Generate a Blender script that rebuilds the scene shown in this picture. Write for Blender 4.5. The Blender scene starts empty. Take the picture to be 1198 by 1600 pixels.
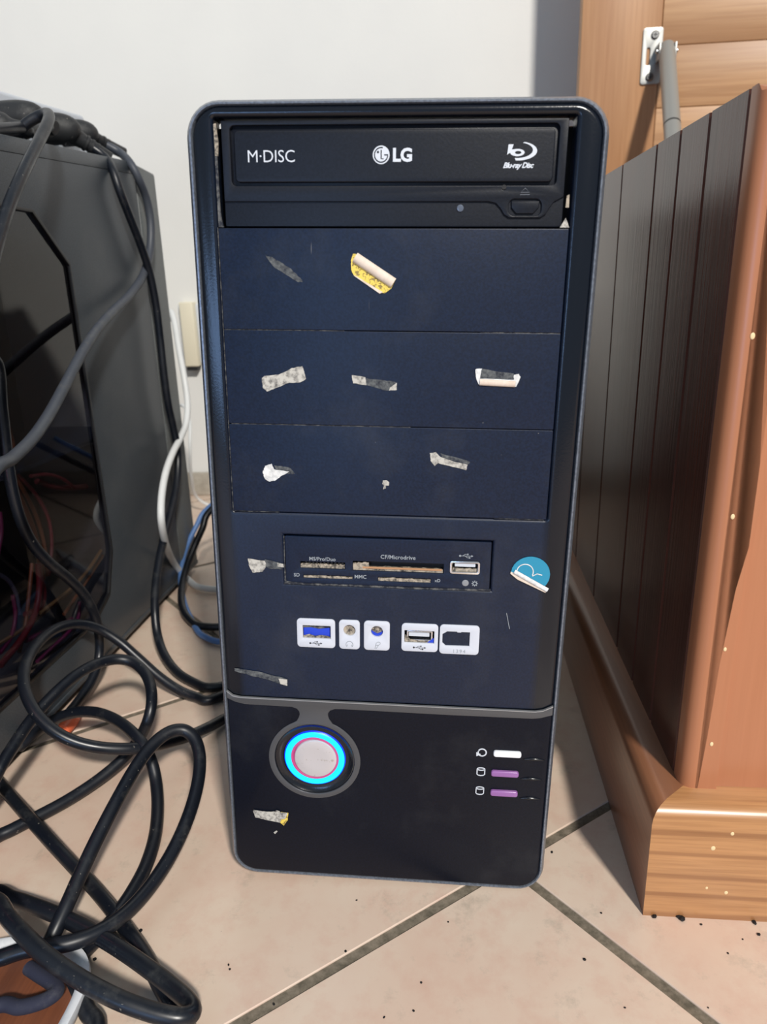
import bpy, bmesh, math, random
from mathutils import Vector, Matrix
random.seed(7)
PI = math.pi
SC = bpy.context.scene
COL = SC.collection

# ------------------------------------------------------------------ camera
CAM = Vector((0.03232183, -0.31831558, 0.32049299))
RM = Matrix(((0.99685873, 0.0742998, -0.02742648),          # rows: camera right, down, forward
             (-0.00413441, -0.29700281, -0.95486765),
             (-0.07909219, 0.95198155, -0.29576266)))
F = 1110.735
cd = bpy.data.cameras.new('camera'); cam = bpy.data.objects.new('camera', cd); COL.objects.link(cam)
mw = Matrix.Identity(4)
for i in range(3):
    mw[i][0] = RM[0][i]; mw[i][1] = -RM[1][i]; mw[i][2] = -RM[2][i]; mw[i][3] = CAM[i]
cam.matrix_world = mw
cd.sensor_fit = 'VERTICAL'; cd.sensor_height = 36.0; cd.sensor_width = 27.0
cd.lens = F / 1600 * 36.0; cd.clip_start = 0.01; cd.clip_end = 50
cd.dof.use_dof = True; cd.dof.focus_distance = 0.375; cd.dof.aperture_fstop = 13.0
SC.camera = cam

# ------------------------------------------------------------------ world, lamps, exposure
w = bpy.data.worlds.new('world'); SC.world = w; w.use_nodes = True
bg = w.node_tree.nodes['Background']
bg.inputs['Color'].default_value = (0.72, 0.86, 1.0, 1); bg.inputs['Strength'].default_value = 0.36

def area(name, loc, target, size, power, color, size_y=None):
    l = bpy.data.lights.new(name, 'AREA'); l.size = size; l.energy = power; l.color = color
    if size_y: l.shape = 'RECTANGLE'; l.size_y = size_y
    o = bpy.data.objects.new(name, l); COL.objects.link(o)
    o.location = loc
    o.rotation_euler = (Vector(target) - Vector(loc)).to_track_quat('-Z', 'Y').to_euler()
    return o
area('room_lamp', (1.2, -2.75, 2.7), (0.0, 0.2, 0.2), 0.27, 178, (1.0, 0.95, 0.88))
area('added_blue_sheen', (-0.40, -1.30, 0.30), (-0.05, 0.0, 0.24), 0.4, 3.2, (0.34, 0.56, 1.0), 0.3)  # unseen cool light, added to give the tower front its bluish sheen
SC.view_settings.view_transform = 'Standard'; SC.view_settings.look = 'None'
SC.view_settings.gamma = 1.0; SC.view_settings.exposure = 0.0; SC.view_settings.use_curve_mapping = False

# ------------------------------------------------------------------ measuring helpers
def ray(u, v):
    a = Vector(((u - 599) / F, (v - 800) / F, 1.0))
    return RM.transposed() @ a
def onz(u, v, z=0.0):
    d = ray(u, v); return CAM + d * ((z - CAM.z) / d.z)
def onx(u, v, x):
    d = ray(u, v); return CAM + d * ((x - CAM.x) / d.x)
def ony(u, v, y):
    d = ray(u, v); return CAM + d * ((y - CAM.y) / d.y)

# ------------------------------------------------------------------ materials
def mat(name, color=(0.5, 0.5, 0.5), rough=0.5, metal=0.0, spec=0.5, coat=0.0, emis=None, estr=0.0):
    m = bpy.data.materials.new(name); m.use_nodes = True
    b = m.node_tree.nodes['Principled BSDF']
    b.inputs['Base Color'].default_value = (*color, 1); b.inputs['Roughness'].default_value = rough
    b.inputs['Metallic'].default_value = metal; b.inputs['Specular IOR Level'].default_value = spec
    b.inputs['Coat Weight'].default_value = coat
    if emis:
        b.inputs['Emission Color'].default_value = (*emis, 1); b.inputs['Emission Strength'].default_value = estr
    return m
class NB:
    def __init__(s, m): s.m = m; s.nt = m.node_tree; s.b = s.nt.nodes['Principled BSDF']; s.tc = s.nt.nodes.new('ShaderNodeTexCoord')
    def n(s, t, **kw):
        x = s.nt.nodes.new(t)
        for k, v in kw.items():
            if k in x.inputs: x.inputs[k].default_value = v
            else: setattr(x, k, v)
        return x
    def l(s, a, b): s.nt.links.new(a, b)
    def coords(s, scale=(1, 1, 1), kind='Object', rot=(0, 0, 0)):
        mp = s.n('ShaderNodeMapping'); mp.inputs['Scale'].default_value = scale; mp.inputs['Rotation'].default_value = rot
        s.l(s.tc.outputs[kind], mp.inputs['Vector']); return mp.outputs['Vector']
    def noise(s, vec, scale, detail=4, rough=0.55, dist=0.0):
        t = s.n('ShaderNodeTexNoise'); t.inputs['Scale'].default_value = scale; t.inputs['Detail'].default_value = detail
        t.inputs['Roughness'].default_value = rough; t.inputs['Distortion'].default_value = dist
        s.l(vec, t.inputs['Vector']); return t.outputs['Fac']
    def ramp(s, fac, stops):
        r = s.n('ShaderNodeValToRGB'); el = r.color_ramp.elements
        while len(el) > 1: el.remove(el[-1])
        el[0].position = stops[0][0]; c = stops[0][1]; el[0].color = (*c, 1) if len(c) == 3 else c
        for p, c in stops[1:]:
            e = el.new(p); e.color = (*c, 1) if len(c) == 3 else c
        s.l(fac, r.inputs['Fac']); return r.outputs['Color']
    def mix(s, fac, a, b, mode='MIX'):
        x = s.n('ShaderNodeMix'); x.data_type = 'RGBA'; x.blend_type = mode
        for sock, val in ((0, fac), (6, a), (7, b)):
            if hasattr(val, 'links'): s.l(val, x.inputs[sock])
            elif sock == 0: x.inputs[0].default_value = val
            else: x.inputs[sock].default_value = (*val, 1)
        return x.outputs[2]
    def bump(s, h, strength=0.2, dist=0.001):
        bp = s.n('ShaderNodeBump'); bp.inputs['Strength'].default_value = strength; bp.inputs['Distance'].default_value = dist
        s.l(h, bp.inputs['Height']); s.l(bp.outputs['Normal'], s.b.inputs['Normal'])
    def color(s, c): s.l(c, s.b.inputs['Base Color'])
    def roughn(s, c): s.l(c, s.b.inputs['Roughness'])
K = (0, 0, 0); W1 = (1, 1, 1)

def plastic(name, c, rough, speck=True, dustc=(0.10, 0.10, 0.10), spec=0.5, dust=0.35, sides=False):
    m = mat(name, c, rough, spec=spec); b = NB(m); v = b.coords()
    g = b.noise(v, 900, 2)
    col = b.mix(b.ramp(g, [(0.35, K), (0.65, W1)]), tuple(x * 0.8 for x in c), tuple(x * 1.25 for x in c))
    if speck:
        big = b.ramp(b.noise(v, 14, 5, 0.65), [(0.52, K), (0.8, (dust, dust, dust))])
        col = b.mix(big, col, dustc)
        sp = b.ramp(b.noise(v, 240, 3, 0.7), [(0.735, K), (0.77, W1)])
        patch = b.ramp(b.noise(v, 22, 2), [(0.5, K), (0.62, W1)])
        both = b.mix(1.0, sp, patch, 'MULTIPLY')
        col = b.mix(both, col, (0.22, 0.21, 0.19))
        # fine scratches
        sv = b.coords((1, 1, 0.06), rot=(0, 0.5, 0))
        sc_ = b.ramp(b.noise(sv, 420, 1, 0.4), [(0.80, K), (0.815, (0.5, 0.5, 0.5))])
        col = b.mix(b.mix(1.0, sc_, patch, 'MULTIPLY'), col, (0.3, 0.3, 0.3))
    if sides:   # the side columns and the top bar are moulded glossy and darker than the textured middle
        sx = b.n('ShaderNodeSeparateXYZ'); b.l(b.tc.outputs['Object'], sx.inputs[0])
        ab = b.n('ShaderNodeMath', operation='ABSOLUTE'); b.l(sx.outputs['X'], ab.inputs[0])
        mr = b.n('ShaderNodeMapRange'); mr.inputs['From Min'].default_value = 0.0725; mr.inputs['From Max'].default_value = 0.0765; b.l(ab.outputs[0], mr.inputs['Value'])
        tz = b.n('ShaderNodeMapRange'); tz.inputs['From Min'].default_value = 0.384; tz.inputs['From Max'].default_value = 0.3855; b.l(sx.outputs['Z'], tz.inputs['Value'])
        mx = b.n('ShaderNodeMath', operation='MAXIMUM'); b.l(mr.outputs[0], mx.inputs[0]); b.l(tz.outputs[0], mx.inputs[1])
        col = b.mix(mx.outputs[0], col, (0.004, 0.006, 0.011))
        b.roughn(b.ramp(mx.outputs[0], [(0, (rough,) * 3), (1, (0.2,) * 3)]))
    b.color(col); b.bump(g, 0.12, 0.0003)
    return m
M = {}
M['panel'] = plastic('textured_navy_black_plastic', (0.0042, 0.0102, 0.029), 0.45, dust=0.2, spec=0.32)
M['front'] = plastic('navy_black_front_moulding', (0.0042, 0.0102, 0.029), 0.45, dust=0.2, spec=0.4, sides=True)
M['gloss'] = plastic('glossy_black_plastic', (0.006, 0.0075, 0.011), 0.2, dust=0.12)
M['lower'] = plastic('lower_black_plastic', (0.0022, 0.0038, 0.0095), 0.36, dust=0.16, spec=0.22)
M['drive'] = plastic('drive_plastic', (0.0045, 0.006, 0.011), 0.42, speck=False, spec=0.3)
M['rim'] = plastic('rim_plastic', (0.15, 0.17, 0.205), 0.3, speck=False)
M['rim'].node_tree.nodes['Principled BSDF'].inputs['Metallic'].default_value = 0.35
M['strip'] = mat('grey_satin_paint', (0.085, 0.088, 0.095), 0.4, metal=0.3)
M['shell'] = plastic('black_steel', (0.012, 0.013, 0.016), 0.4, speck=False)
M['dark'] = mat('cavity_black', (0.004, 0.004, 0.005), 0.6)
M['white_ink'] = mat('pale_print', (0.62, 0.66, 0.72), 0.5)
M['grey_ink'] = mat('grey_print', (0.30, 0.33, 0.36), 0.5)
M['dim_ink'] = mat('dim_print', (0.10, 0.11, 0.13), 0.5)
M['black_ink'] = mat('black_print', (0.03, 0.03, 0.035), 0.5)
M['chrome'] = mat('bright_metal', (0.75, 0.76, 0.78), 0.22, metal=1.0)
M['steel'] = mat('zinc_steel', (0.42, 0.42, 0.40), 0.42, metal=0.7)
M['portlabel'] = mat('port_label', (0.60, 0.63, 0.70), 0.45)
M['blueplug'] = mat('blue_port_plastic', (0.01, 0.05, 0.55), 0.4)
M['purple'] = mat('purple_clear_plastic', (0.30, 0.13, 0.36), 0.25)
M['whitebtn'] = mat('silver_white_button', (0.85, 0.88, 0.92), 0.25)
M['ledring'] = mat('cyan_light_ring', (0.0, 0.3, 0.5), 0.4, emis=(0.0, 0.70, 1.0), estr=1.25)
M['ledblue'] = mat('blue_light_edge', (0.0, 0.02, 0.4), 0.4, emis=(0.0, 0.03, 1.0), estr=1.0)
M['magenta'] = mat('crimson_button_side', (0.42, 0.07, 0.16), 0.4, emis=(0.5, 0.02, 0.25), estr=0.35)
def m_button():
    m = mat('brushed_button_metal', (0.6, 0.6, 0.62), 0.36, metal=0.35); b = NB(m); v = b.coords()
    st = b.ramp(b.noise(v, 260, 4, 0.7), [(0.60, K), (0.70, (0.55, 0.55, 0.55))])
    b.color(b.mix(st, (0.64, 0.62, 0.64), (0.30, 0.25, 0.17)))
    b.b.inputs['Anisotropic'].default_value = 0.7
    return m
M['button'] = m_button()
def m_dusty(name, base, dust, scale, lo, hi):
    m = mat(name, base, 0.8); b = NB(m); v = b.coords()
    b.color(b.mix(b.ramp(b.noise(v, scale, 5, 0.7), [(lo, K), (hi, W1)]), base, dust)); return m
M['dust'] = m_dusty('packed_dust', (0.05, 0.045, 0.04), (0.42, 0.36, 0.28), 500, 0.38, 0.58)
M['dustthin'] = m_dusty('thin_dust_line', (0.012, 0.015, 0.024), (0.13, 0.13, 0.125), 260, 0.45, 0.62)
M['residue'] = m_dusty('paper_residue', (0.10, 0.095, 0.09), (0.52, 0.50, 0.45), 420, 0.32, 0.55)
M['residue_faint'] = m_dusty('faint_glue_residue', (0.016, 0.02, 0.03), (0.15, 0.16, 0.16), 380, 0.35, 0.7)
M['paper'] = m_dusty('sticker_paper_back', (0.62, 0.50, 0.40), (0.78, 0.68, 0.58), 120, 0.3, 0.7)
M['paperwhite'] = m_dusty('white_sticker_paper', (0.45, 0.46, 0.46), (0.82, 0.82, 0.80), 260, 0.3, 0.6)
def m_yellow():
    m = mat('yellow_sticker_print', (0.75, 0.55, 0.06), 0.45); b = NB(m); v = b.coords()
    b.color(b.mix(b.ramp(b.noise(v, 700, 3, 0.7), [(0.52, K), (0.56, W1)]), (0.80, 0.60, 0.10), (0.28, 0.20, 0.05))); return m
M['yellow'] = m_yellow()
M['teal'] = mat('teal_sticker_print', (0.02, 0.26, 0.42), 0.35)

def wood(name, c1, c2, axis=0, scale=1.0, rough=0.32, ring=1.0, bumps=0.15, coat=0.15, spec=0.5, rs=0.5, bd='DIAGONAL', wd=5.5):
    """long grain along local axis"""
    m = mat(name, c1, rough, coat=coat, spec=spec); b = NB(m); b.b.inputs['Coat Roughness'].default_value = 0.25
    s = [14 * scale] * 3; s[axis] = 1.3 * scale
    v = b.coords(tuple(s))
    n1 = b.noise(v, 1.6, 3, 0.5, 0.6)
    wv = b.n('ShaderNodeTexWave'); wv.wave_type = 'BANDS'; wv.bands_direction = bd
    wv.inputs['Scale'].default_value = 0.55 * ring; wv.inputs['Distortion'].default_value = wd; wv.inputs['Detail'].default_value = 2
    wv.inputs['Detail Scale'].default_value = 0.8
    b.l(v, wv.inputs['Vector'])
    ringc = b.ramp(wv.outputs['Fac'], [(0.0, (rs,) * 3), (0.05, (rs,) * 3), (0.13, (rs * 0.25,) * 3), (0.3, K)])
    s2 = [160 * scale] * 3; s2[axis] = 5 * scale
    fine = b.noise(b.coords(tuple(s2)), 2.0, 3, 0.6)
    col = b.mix(b.ramp(n1, [(0.3, K), (0.7, W1)]), c1, tuple(x * 0.82 for x in c1))
    col = b.mix(ringc, col, c2)
    col = b.mix(b.ramp(fine, [(0.35, (0.35, 0.35, 0.35)), (0.6, K)]), col, c2)
    b.color(col); b.bump(fine, bumps, 0.0004)
    return m
M['wood_x'] = wood('honey_wood_along', (0.58, 0.325, 0.155), (0.30, 0.125, 0.045), 0, 0.8, 0.42, coat=0.0, rs=0.35, ring=0.8)
M['wood_z'] = wood('honey_wood_upright', (0.54, 0.285, 0.135), (0.33, 0.14, 0.055), 2, 0.9, 0.42, coat=0.0, rs=0.25)
M['wood_side'] = wood('shaded_side_planks', (0.125, 0.046, 0.03), (0.06, 0.025, 0.018), 2, 1.2, 0.27, bumps=0.25, coat=0.0, spec=0.32)  # reddish-brown planks, base darkened to carry the shade on this side
M['wood_front'] = wood('orange_front_wood', (0.46, 0.185, 0.088), (0.38, 0.145, 0.065), 2, 0.8, 0.38, 0.6)
M['wood_plinth'] = wood('plinth_wood', (0.52, 0.26, 0.105), (0.20, 0.075, 0.025), 0, 1.6, 0.33, 1.9, rs=0.55, bd='Z', wd=8.0)
M['wood_plinth_y'] = wood('plinth_side_wood', (0.40, 0.17, 0.085), (0.2, 0.08, 0.04), 1, 1.0, 0.3, 1.0)
M['chip'] = mat('pale_chip', (0.80, 0.62, 0.35), 0.6)

def m_wall():
    m = mat('off_white_plaster', (0.80, 0.795, 0.76), 0.9); b = NB(m); v = b.coords()
    n = b.noise(v, 160, 4, 0.6); n2 = b.noise(v, 5, 3)
    b.color(b.mix(b.ramp(n2, [(0.3, K), (0.7, W1)]), (0.80, 0.795, 0.76), (0.75, 0.745, 0.72)))
    b.bump(n, 0.25, 0.0008); return m
M['wall'] = m_wall()
def m_tile():
    m = mat('beige_pink_ceramic', (0.66, 0.52, 0.41), 0.32); b = NB(m)
    v = b.coords((1, 1, 1), 'Object')
    a = b.ramp(b.noise(v, 9, 5, 0.65, 0.5), [(0.35, K), (0.68, W1)])
    c = b.mix(a, (0.70, 0.575, 0.46), (0.665, 0.49, 0.385))
    blot = b.ramp(b.noise(v, 45, 5, 0.7), [(0.48, K), (0.72, (0.6, 0.6, 0.6))])
    c = b.mix(blot, c, (0.62, 0.40, 0.31))
    # scuffed grey dirt
    dirt = b.ramp(b.noise(v, 30, 6, 0.75), [(0.56, K), (0.76, (0.6, 0.6, 0.6))])
    c = b.mix(dirt, c, (0.33, 0.28, 0.22))
    sp = b.ramp(b.noise(v, 170, 2, 0.5), [(0.775, K), (0.80, W1)])
    c = b.mix(sp, c, (0.06, 0.05, 0.045))
    b.color(c); b.bump(b.noise(v, 60, 3), 0.08, 0.0006)
    b.roughn(b.ramp(b.noise(v, 20, 4), [(0.3, (0.28,) * 3), (0.7, (0.45,) * 3)]))
    return m
M['tile'] = m_tile()
M['skirt'] = m_dusty('skirting_ceramic', (0.30, 0.27, 0.22), (0.52, 0.47, 0.40), 40, 0.3, 0.7)
M['grout'] = m_dusty('dirty_grout', (0.10, 0.085, 0.06), (0.24, 0.20, 0.15), 160, 0.35, 0.65)
def m_cable(name, c, rough=0.34, dust=0.4):
    m = mat(name, c, rough); b = NB(m); v = b.coords()
    d = b.ramp(b.noise(v, 60, 5, 0.75), [(0.55, K), (0.8, (dust, dust, dust))])
    sp = b.ramp(b.noise(v, 420, 2, 0.6), [(0.72, K), (0.76, (0.6, 0.6, 0.6))])
    b.color(b.mix(sp, b.mix(d, c, (0.13, 0.13, 0.12)), (0.3, 0.28, 0.24)))
    b.roughn(b.ramp(b.noise(v, 40, 3), [(0.3, (rough - 0.06,) * 3), (0.7, (rough + 0.16,) * 3)]))
    return m
M['cable'] = m_cable('black_rubber_cable', (0.006, 0.008, 0.013), 0.32, 0.3)
M['cablegrey'] = m_cable('dusty_grey_cable', (0.05, 0.058, 0.075), 0.45, 0.6)
M['cablewhite'] = m_cable('white_cable', (0.72, 0.74, 0.74), 0.4, 0.1)
M['cableblue'] = m_cable('blue_cable', (0.10, 0.22, 0.50), 0.4, 0.2)
M['braid'] = m_cable('braided_cable', (0.018, 0.02, 0.04), 0.7, 0.4)
M['plug'] = m_cable('black_plug_rubber', (0.016, 0.017, 0.019), 0.5, 0.5)
M['pcsteel'] = plastic('worn_black_case_paint', (0.045, 0.054, 0.064), 0.42, dust=0.3, dustc=(0.12, 0.12, 0.12))
M['pcrear'] = plastic('grey_rear_frame', (0.12, 0.13, 0.13), 0.5, speck=False)
M['gasket'] = mat('window_gasket', (0.006, 0.006, 0.007), 0.4)
M['stripwhite'] = mat('white_strip_plastic', (0.56, 0.60, 0.66), 0.4)
M['socket'] = mat('cream_plastic', (0.78, 0.72, 0.56), 0.4)
M['orange'] = mat('orange_plastic', (0.85, 0.17, 0.07), 0.4)
M['strut'] = mat('grey_strut_paint', (0.34, 0.335, 0.31), 0.35, metal=0.3)
M['screw'] = mat('dark_screw', (0.16, 0.16, 0.16), 0.3, metal=0.9)
M['rodsteel'] = mat('strut_rod_steel', (0.45, 0.46, 0.46), 0.25, metal=0.9)
M['plate_white'] = m_dusty('white_tray_rim', (0.55, 0.58, 0.62), (0.70, 0.72, 0.75), 60, 0.35, 0.6)
M['traywood'] = wood('brown_tray_wood', (0.22, 0.075, 0.035), (0.08, 0.03, 0.02), 1, 1.5, 0.45, 1.2)
for n_, c_ in dict(wire_orange=(0.26, 0.085, 0.03), wire_red=(0.22, 0.03, 0.035), wire_magenta=(0.20, 0.022, 0.085), wire_yellow=(0.28, 0.16, 0.06), wire_grey=(0.08, 0.09, 0.13)).items():
    M[n_] = mat(n_, c_, 0.4)
def m_window():
    m = bpy.data.materials.new('tinted_acrylic'); m.use_nodes = True; nt = m.node_tree; nt.nodes.clear()
    o = nt.nodes.new('ShaderNodeOutputMaterial'); t = nt.nodes.new('ShaderNodeBsdfTransparent'); t.inputs[0].default_value = (0.66, 0.66, 0.72, 1)
    g = nt.nodes.new('ShaderNodeBsdfGlossy'); g.inputs['Roughness'].default_value = 0.03; g.inputs['Color'].default_value = (0.9, 0.9, 0.9, 1)
    f = nt.nodes.new('ShaderNodeFresnel'); f.inputs[0].default_value = 1.5; x = nt.nodes.new('ShaderNodeMixShader')
    ge = nt.nodes.new('ShaderNodeNewGeometry'); iv = nt.nodes.new('ShaderNodeMath'); iv.operation = 'SUBTRACT'; iv.inputs[0].default_value = 1.0
    ml = nt.nodes.new('ShaderNodeMath'); ml.operation = 'MULTIPLY'   # reflect only on the outward faces of the thin sheet
    nt.links.new(ge.outputs['Backfacing'], iv.inputs[1]); nt.links.new(iv.outputs[0], ml.inputs[0]); nt.links.new(f.outputs[0], ml.inputs[1])
    nt.links.new(ml.outputs[0], x.inputs[0]); nt.links.new(t.outputs[0], x.inputs[1]); nt.links.new(g.outputs[0], x.inputs[2]); nt.links.new(x.outputs[0], o.inputs[0])
    return m
M['acrylic'] = m_window()

# ------------------------------------------------------------------ object helpers
def tag(o, label=None, cat=None, group=None, kind=None):
    if label: o['label'] = label
    if cat: o['category'] = cat
    if group: o['group'] = group
    if kind: o['kind'] = kind
    return o
def thing(name, label, cat, loc=(0, 0, 0), group=None, mtx=None):
    o = bpy.data.objects.new(name, None); COL.objects.link(o); o.empty_display_size = 0.02
    if mtx is not None: o.matrix_world = mtx
    else: o.location = loc
    return tag(o, label, cat, group)
def link(name, me, m, parent=None, smooth=False):
    if m is not None and not me.materials: me.materials.append(m)
    if smooth:
        for p in me.polygons: p.use_smooth = True
    o = bpy.data.objects.new(name, me); COL.objects.link(o)
    if parent: o.parent = parent
    return o
def bm_obj(name, bm, m, parent=None, smooth=False, angle=None, flat=False):
    bmesh.ops.recalc_face_normals(bm, faces=bm.faces)
    me = bpy.data.meshes.new(name); bm.to_mesh(me); bm.free()
    if angle is not None:
        for p in me.polygons: p.use_smooth = not (flat and max(abs(c) for c in p.normal) > 0.995)
        try: me.set_sharp_from_angle(angle=angle)
        except Exception: pass
        return link(name, me, m, parent)
    return link(name, me, m, parent, smooth)
def box(bm, lo, hi, bevel=0.0, seg=2):
    r = bmesh.ops.create_cube(bm, size=1.0)
    for v in r['verts']:
        v.co = Vector([lo[i] + (v.co[i] + 0.5) * (hi[i] - lo[i]) for i in range(3)])
    if bevel:
        es = list({e for v in r['verts'] for e in v.link_edges})
        bmesh.ops.bevel(bm, geom=es, offset=bevel, segments=seg, affect='EDGES', profile=0.5)
def hexa(bm, pts, bevel=0.0, seg=2):
    """8 points: 0-3 bottom loop, 4-7 top loop"""
    vs = [bm.verts.new(p) for p in pts]
    fs = [(3, 2, 1, 0), (4, 5, 6, 7), (0, 1, 5, 4), (1, 2, 6, 5), (2, 3, 7, 6), (3, 0, 4, 7)]
    for f in fs: bm.faces.new([vs[i] for i in f])
    if bevel:
        es = list({e for v in vs for e in v.link_edges})
        bmesh.ops.bevel(bm, geom=es, offset=bevel, segments=seg, affect='EDGES', profile=0.5)
def obox(name, lo, hi, m, parent=None, bevel=0.0, seg=2):
    bm = bmesh.new(); box(bm, lo, hi, bevel, seg); return bm_obj(name, bm, m, parent, angle=0.8 if bevel else None, flat=True)
def catmull(P, sub=8):
    P = [Vector(p) for p in P]; out = []
    Q = [P[0] * 2 - P[1]] + P + [P[-1] * 2 - P[-2]]
    for i in range(1, len(Q) - 2):
        p0, p1, p2, p3 = Q[i - 1:i + 3]
        for k in range(sub):
            t = k / sub
            out.append(0.5 * ((2 * p1) + (p2 - p0) * t + (2 * p0 - 5 * p1 + 4 * p2 - p3) * t * t + (3 * p1 - p0 - 3 * p2 + p3) * t ** 3))
    out.append(P[-1]); return out
def smoothpts(P, it=2):
    P = [Vector(p) for p in P]
    for _ in range(it):
        P = [P[0]] + [(P[i - 1] + P[i] * 2 + P[i + 1]) / 4 for i in range(1, len(P) - 1)] + [P[-1]]
    return P
def tube_bm(bm, P, r, seg=14):
    """r: number or function of 0..1"""
    n = len(P); T = []
    for i in range(n):
        a = P[max(i - 1, 0)]; b = P[min(i + 1, n - 1)]; T.append((b - a).normalized())
    N = T[0].orthogonal().normalized(); rings = []
    for i in range(n):
        N = (N - T[i] * N.dot(T[i])).normalized(); B = T[i].cross(N)
        rr = r(i / (n - 1)) if callable(r) else r
        rings.append([bm.verts.new(P[i] + (N * math.cos(2 * PI * k / seg) + B * math.sin(2 * PI * k / seg)) * rr) for k in range(seg)])
    for i in range(n - 1):
        for k in range(seg):
            bm.faces.new((rings[i][k], rings[i][(k + 1) % seg], rings[i + 1][(k + 1) % seg], rings[i + 1][k]))
    bm.faces.new(rings[0][::-1]); bm.faces.new(rings[-1])
def tube(name, P, r, m, parent=None, seg=14, sub=6):
    bm = bmesh.new(); tube_bm(bm, catmull(smoothpts(P, 1), sub) if len(P) > 2 else [Vector(p) for p in P], r, seg)
    return bm_obj(name, bm, m, parent, angle=0.9)
def cyl(name, a, b, r, m, parent=None, seg=24, bev=0.0):
    a, b = Vector(a), Vector(b); L = (b - a).length
    def rr(t): return r
    bm = bmesh.new()
    if bev:
        d = (b - a).normalized()
        P = [a, a + d * bev, b - d * bev, b]; rad = [r - bev, r, r, r - bev]
        tube_bm(bm, P, lambda t: rad[round(t * 3)], seg)
    else: tube_bm(bm, [a, b], r, seg)
    return bm_obj(name, bm, m, parent, angle=0.6)

# flat outlined pieces standing in the X-Z plane, front towards -Y (all sizes in mm)
def rrect(x0, z0, x1, z1, r=0.0, n=6):
    if r <= 0: return [(x0, z0), (x1, z0), (x1, z1), (x0, z1)]
    pts = []
    for cx, cz, a0 in ((x1 - r, z0 + r, -90), (x1 - r, z1 - r, 0), (x0 + r, z1 - r, 90), (x0 + r, z0 + r, 180)):
        for k in range(n + 1):
            a = math.radians(a0 + 90 * k / n); pts.append((cx + r * math.cos(a), cz + r * math.sin(a)))
    return pts
def circ(cx, cz, r, n=48, a0=0, a1=360):
    full = abs(a1 - a0) >= 360
    return [(cx + r * math.cos(math.radians(a0 + (a1 - a0) * k / (n if full else n - 1))), cz + r * math.sin(math.radians(a0 + (a1 - a0) * k / (n if full else n - 1)))) for k in range(n)]
def plate(name, loops, yf, yb, m, parent=None, bevel=0.0, res=2):
    """loops: outer first, then holes, in mm; yf front y, yb back y in mm"""
    cu = bpy.data.curves.new(name, 'CURVE'); cu.dimensions = '2D'; cu.fill_mode = 'BOTH'
    for lp in loops:
        s = cu.splines.new('POLY'); s.points.add(len(lp) - 1); s.use_cyclic_u = True
        for p, q in zip(s.points, lp): p.co = (q[0] / 1000, q[1] / 1000, 0, 1)
    th = (yb - yf) / 1000
    cu.extrude = max(th / 2 - bevel / 1000, 0)
    if bevel: cu.bevel_depth = bevel / 1000; cu.bevel_resolution = res; cu.offset = -bevel / 1000
    tmp = bpy.data.objects.new('tmp', cu); COL.objects.link(tmp)
    me = bpy.data.meshes.new_from_object(tmp); bpy.data.objects.remove(tmp)
    bm = bmesh.new(); bm.from_mesh(me); bpy.data.meshes.remove(me)
    bmesh.ops.remove_doubles(bm, verts=bm.verts, dist=1e-6)
    for v in bm.verts:
        x, y, z = v.co; v.co = Vector((x, (yf + yb) / 2000 - z, y))
    return bm_obj(name, bm, m, parent, angle=0.5, flat=True)
def text(name, s, x, z, h, m, parent, yf=-0.15, align='CENTER', bold=0.0, shear=0.0, sx=1.0, spacing=1.0, th=0.1):
    """h: capital height in mm"""
    cu = bpy.data.curves.new(name, 'FONT'); cu.body = s; cu.align_x = align; cu.size = h / 1000 / 0.69
    cu.offset = bold / 1000; cu.shear = shear; cu.space_character = spacing; cu.resolution_u = 3; cu.extrude = th / 2000
    tmp = bpy.data.objects.new('tmp', cu); COL.objects.link(tmp)
    me = bpy.data.meshes.new_from_object(tmp); bpy.data.objects.remove(tmp)
    for v in me.vertices:
        a, b, c = v.co; v.co = Vector((a * sx + x / 1000, yf / 1000 - c, b + z / 1000))
    me.update(); return link(name, me, m, parent)
def stroke(name, paths, wdt, m, parent, yf=-0.15, th=0.15):
    """flat ribbons following open or closed paths (mm)"""
    bm = bmesh.new()
    for P in paths:
        closed = (P[0] == P[-1]); n = len(P); L = []; R = []
        for i in range(n):
            a = P[i - 1] if i > 0 else (P[-2] if closed else P[0]); b = P[i + 1] if i < n - 1 else (P[1] if closed else P[-1])
            dx, dz = b[0] - a[0], b[1] - a[1]; l = math.hypot(dx, dz) or 1; nx, nz = -dz / l * wdt / 2, dx / l * wdt / 2
            L.append((P[i][0] + nx, P[i][1] + nz)); R.append((P[i][0] - nx, P[i][1] - nz))
        for yy in (yf - th / 2, yf + th / 2):
            vs = [(bm.verts.new((l[0] / 1000, yy / 1000, l[1] / 1000)), bm.verts.new((r[0] / 1000, yy / 1000, r[1] / 1000))) for l, r in zip(L, R)]
            for i in range(n - 1): bm.faces.new((vs[i][0], vs[i][1], vs[i + 1][1], vs[i + 1][0]))
    me = bpy.data.meshes.new(name); bm.to_mesh(me); bm.free(); return link(name, me, m, parent)

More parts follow.
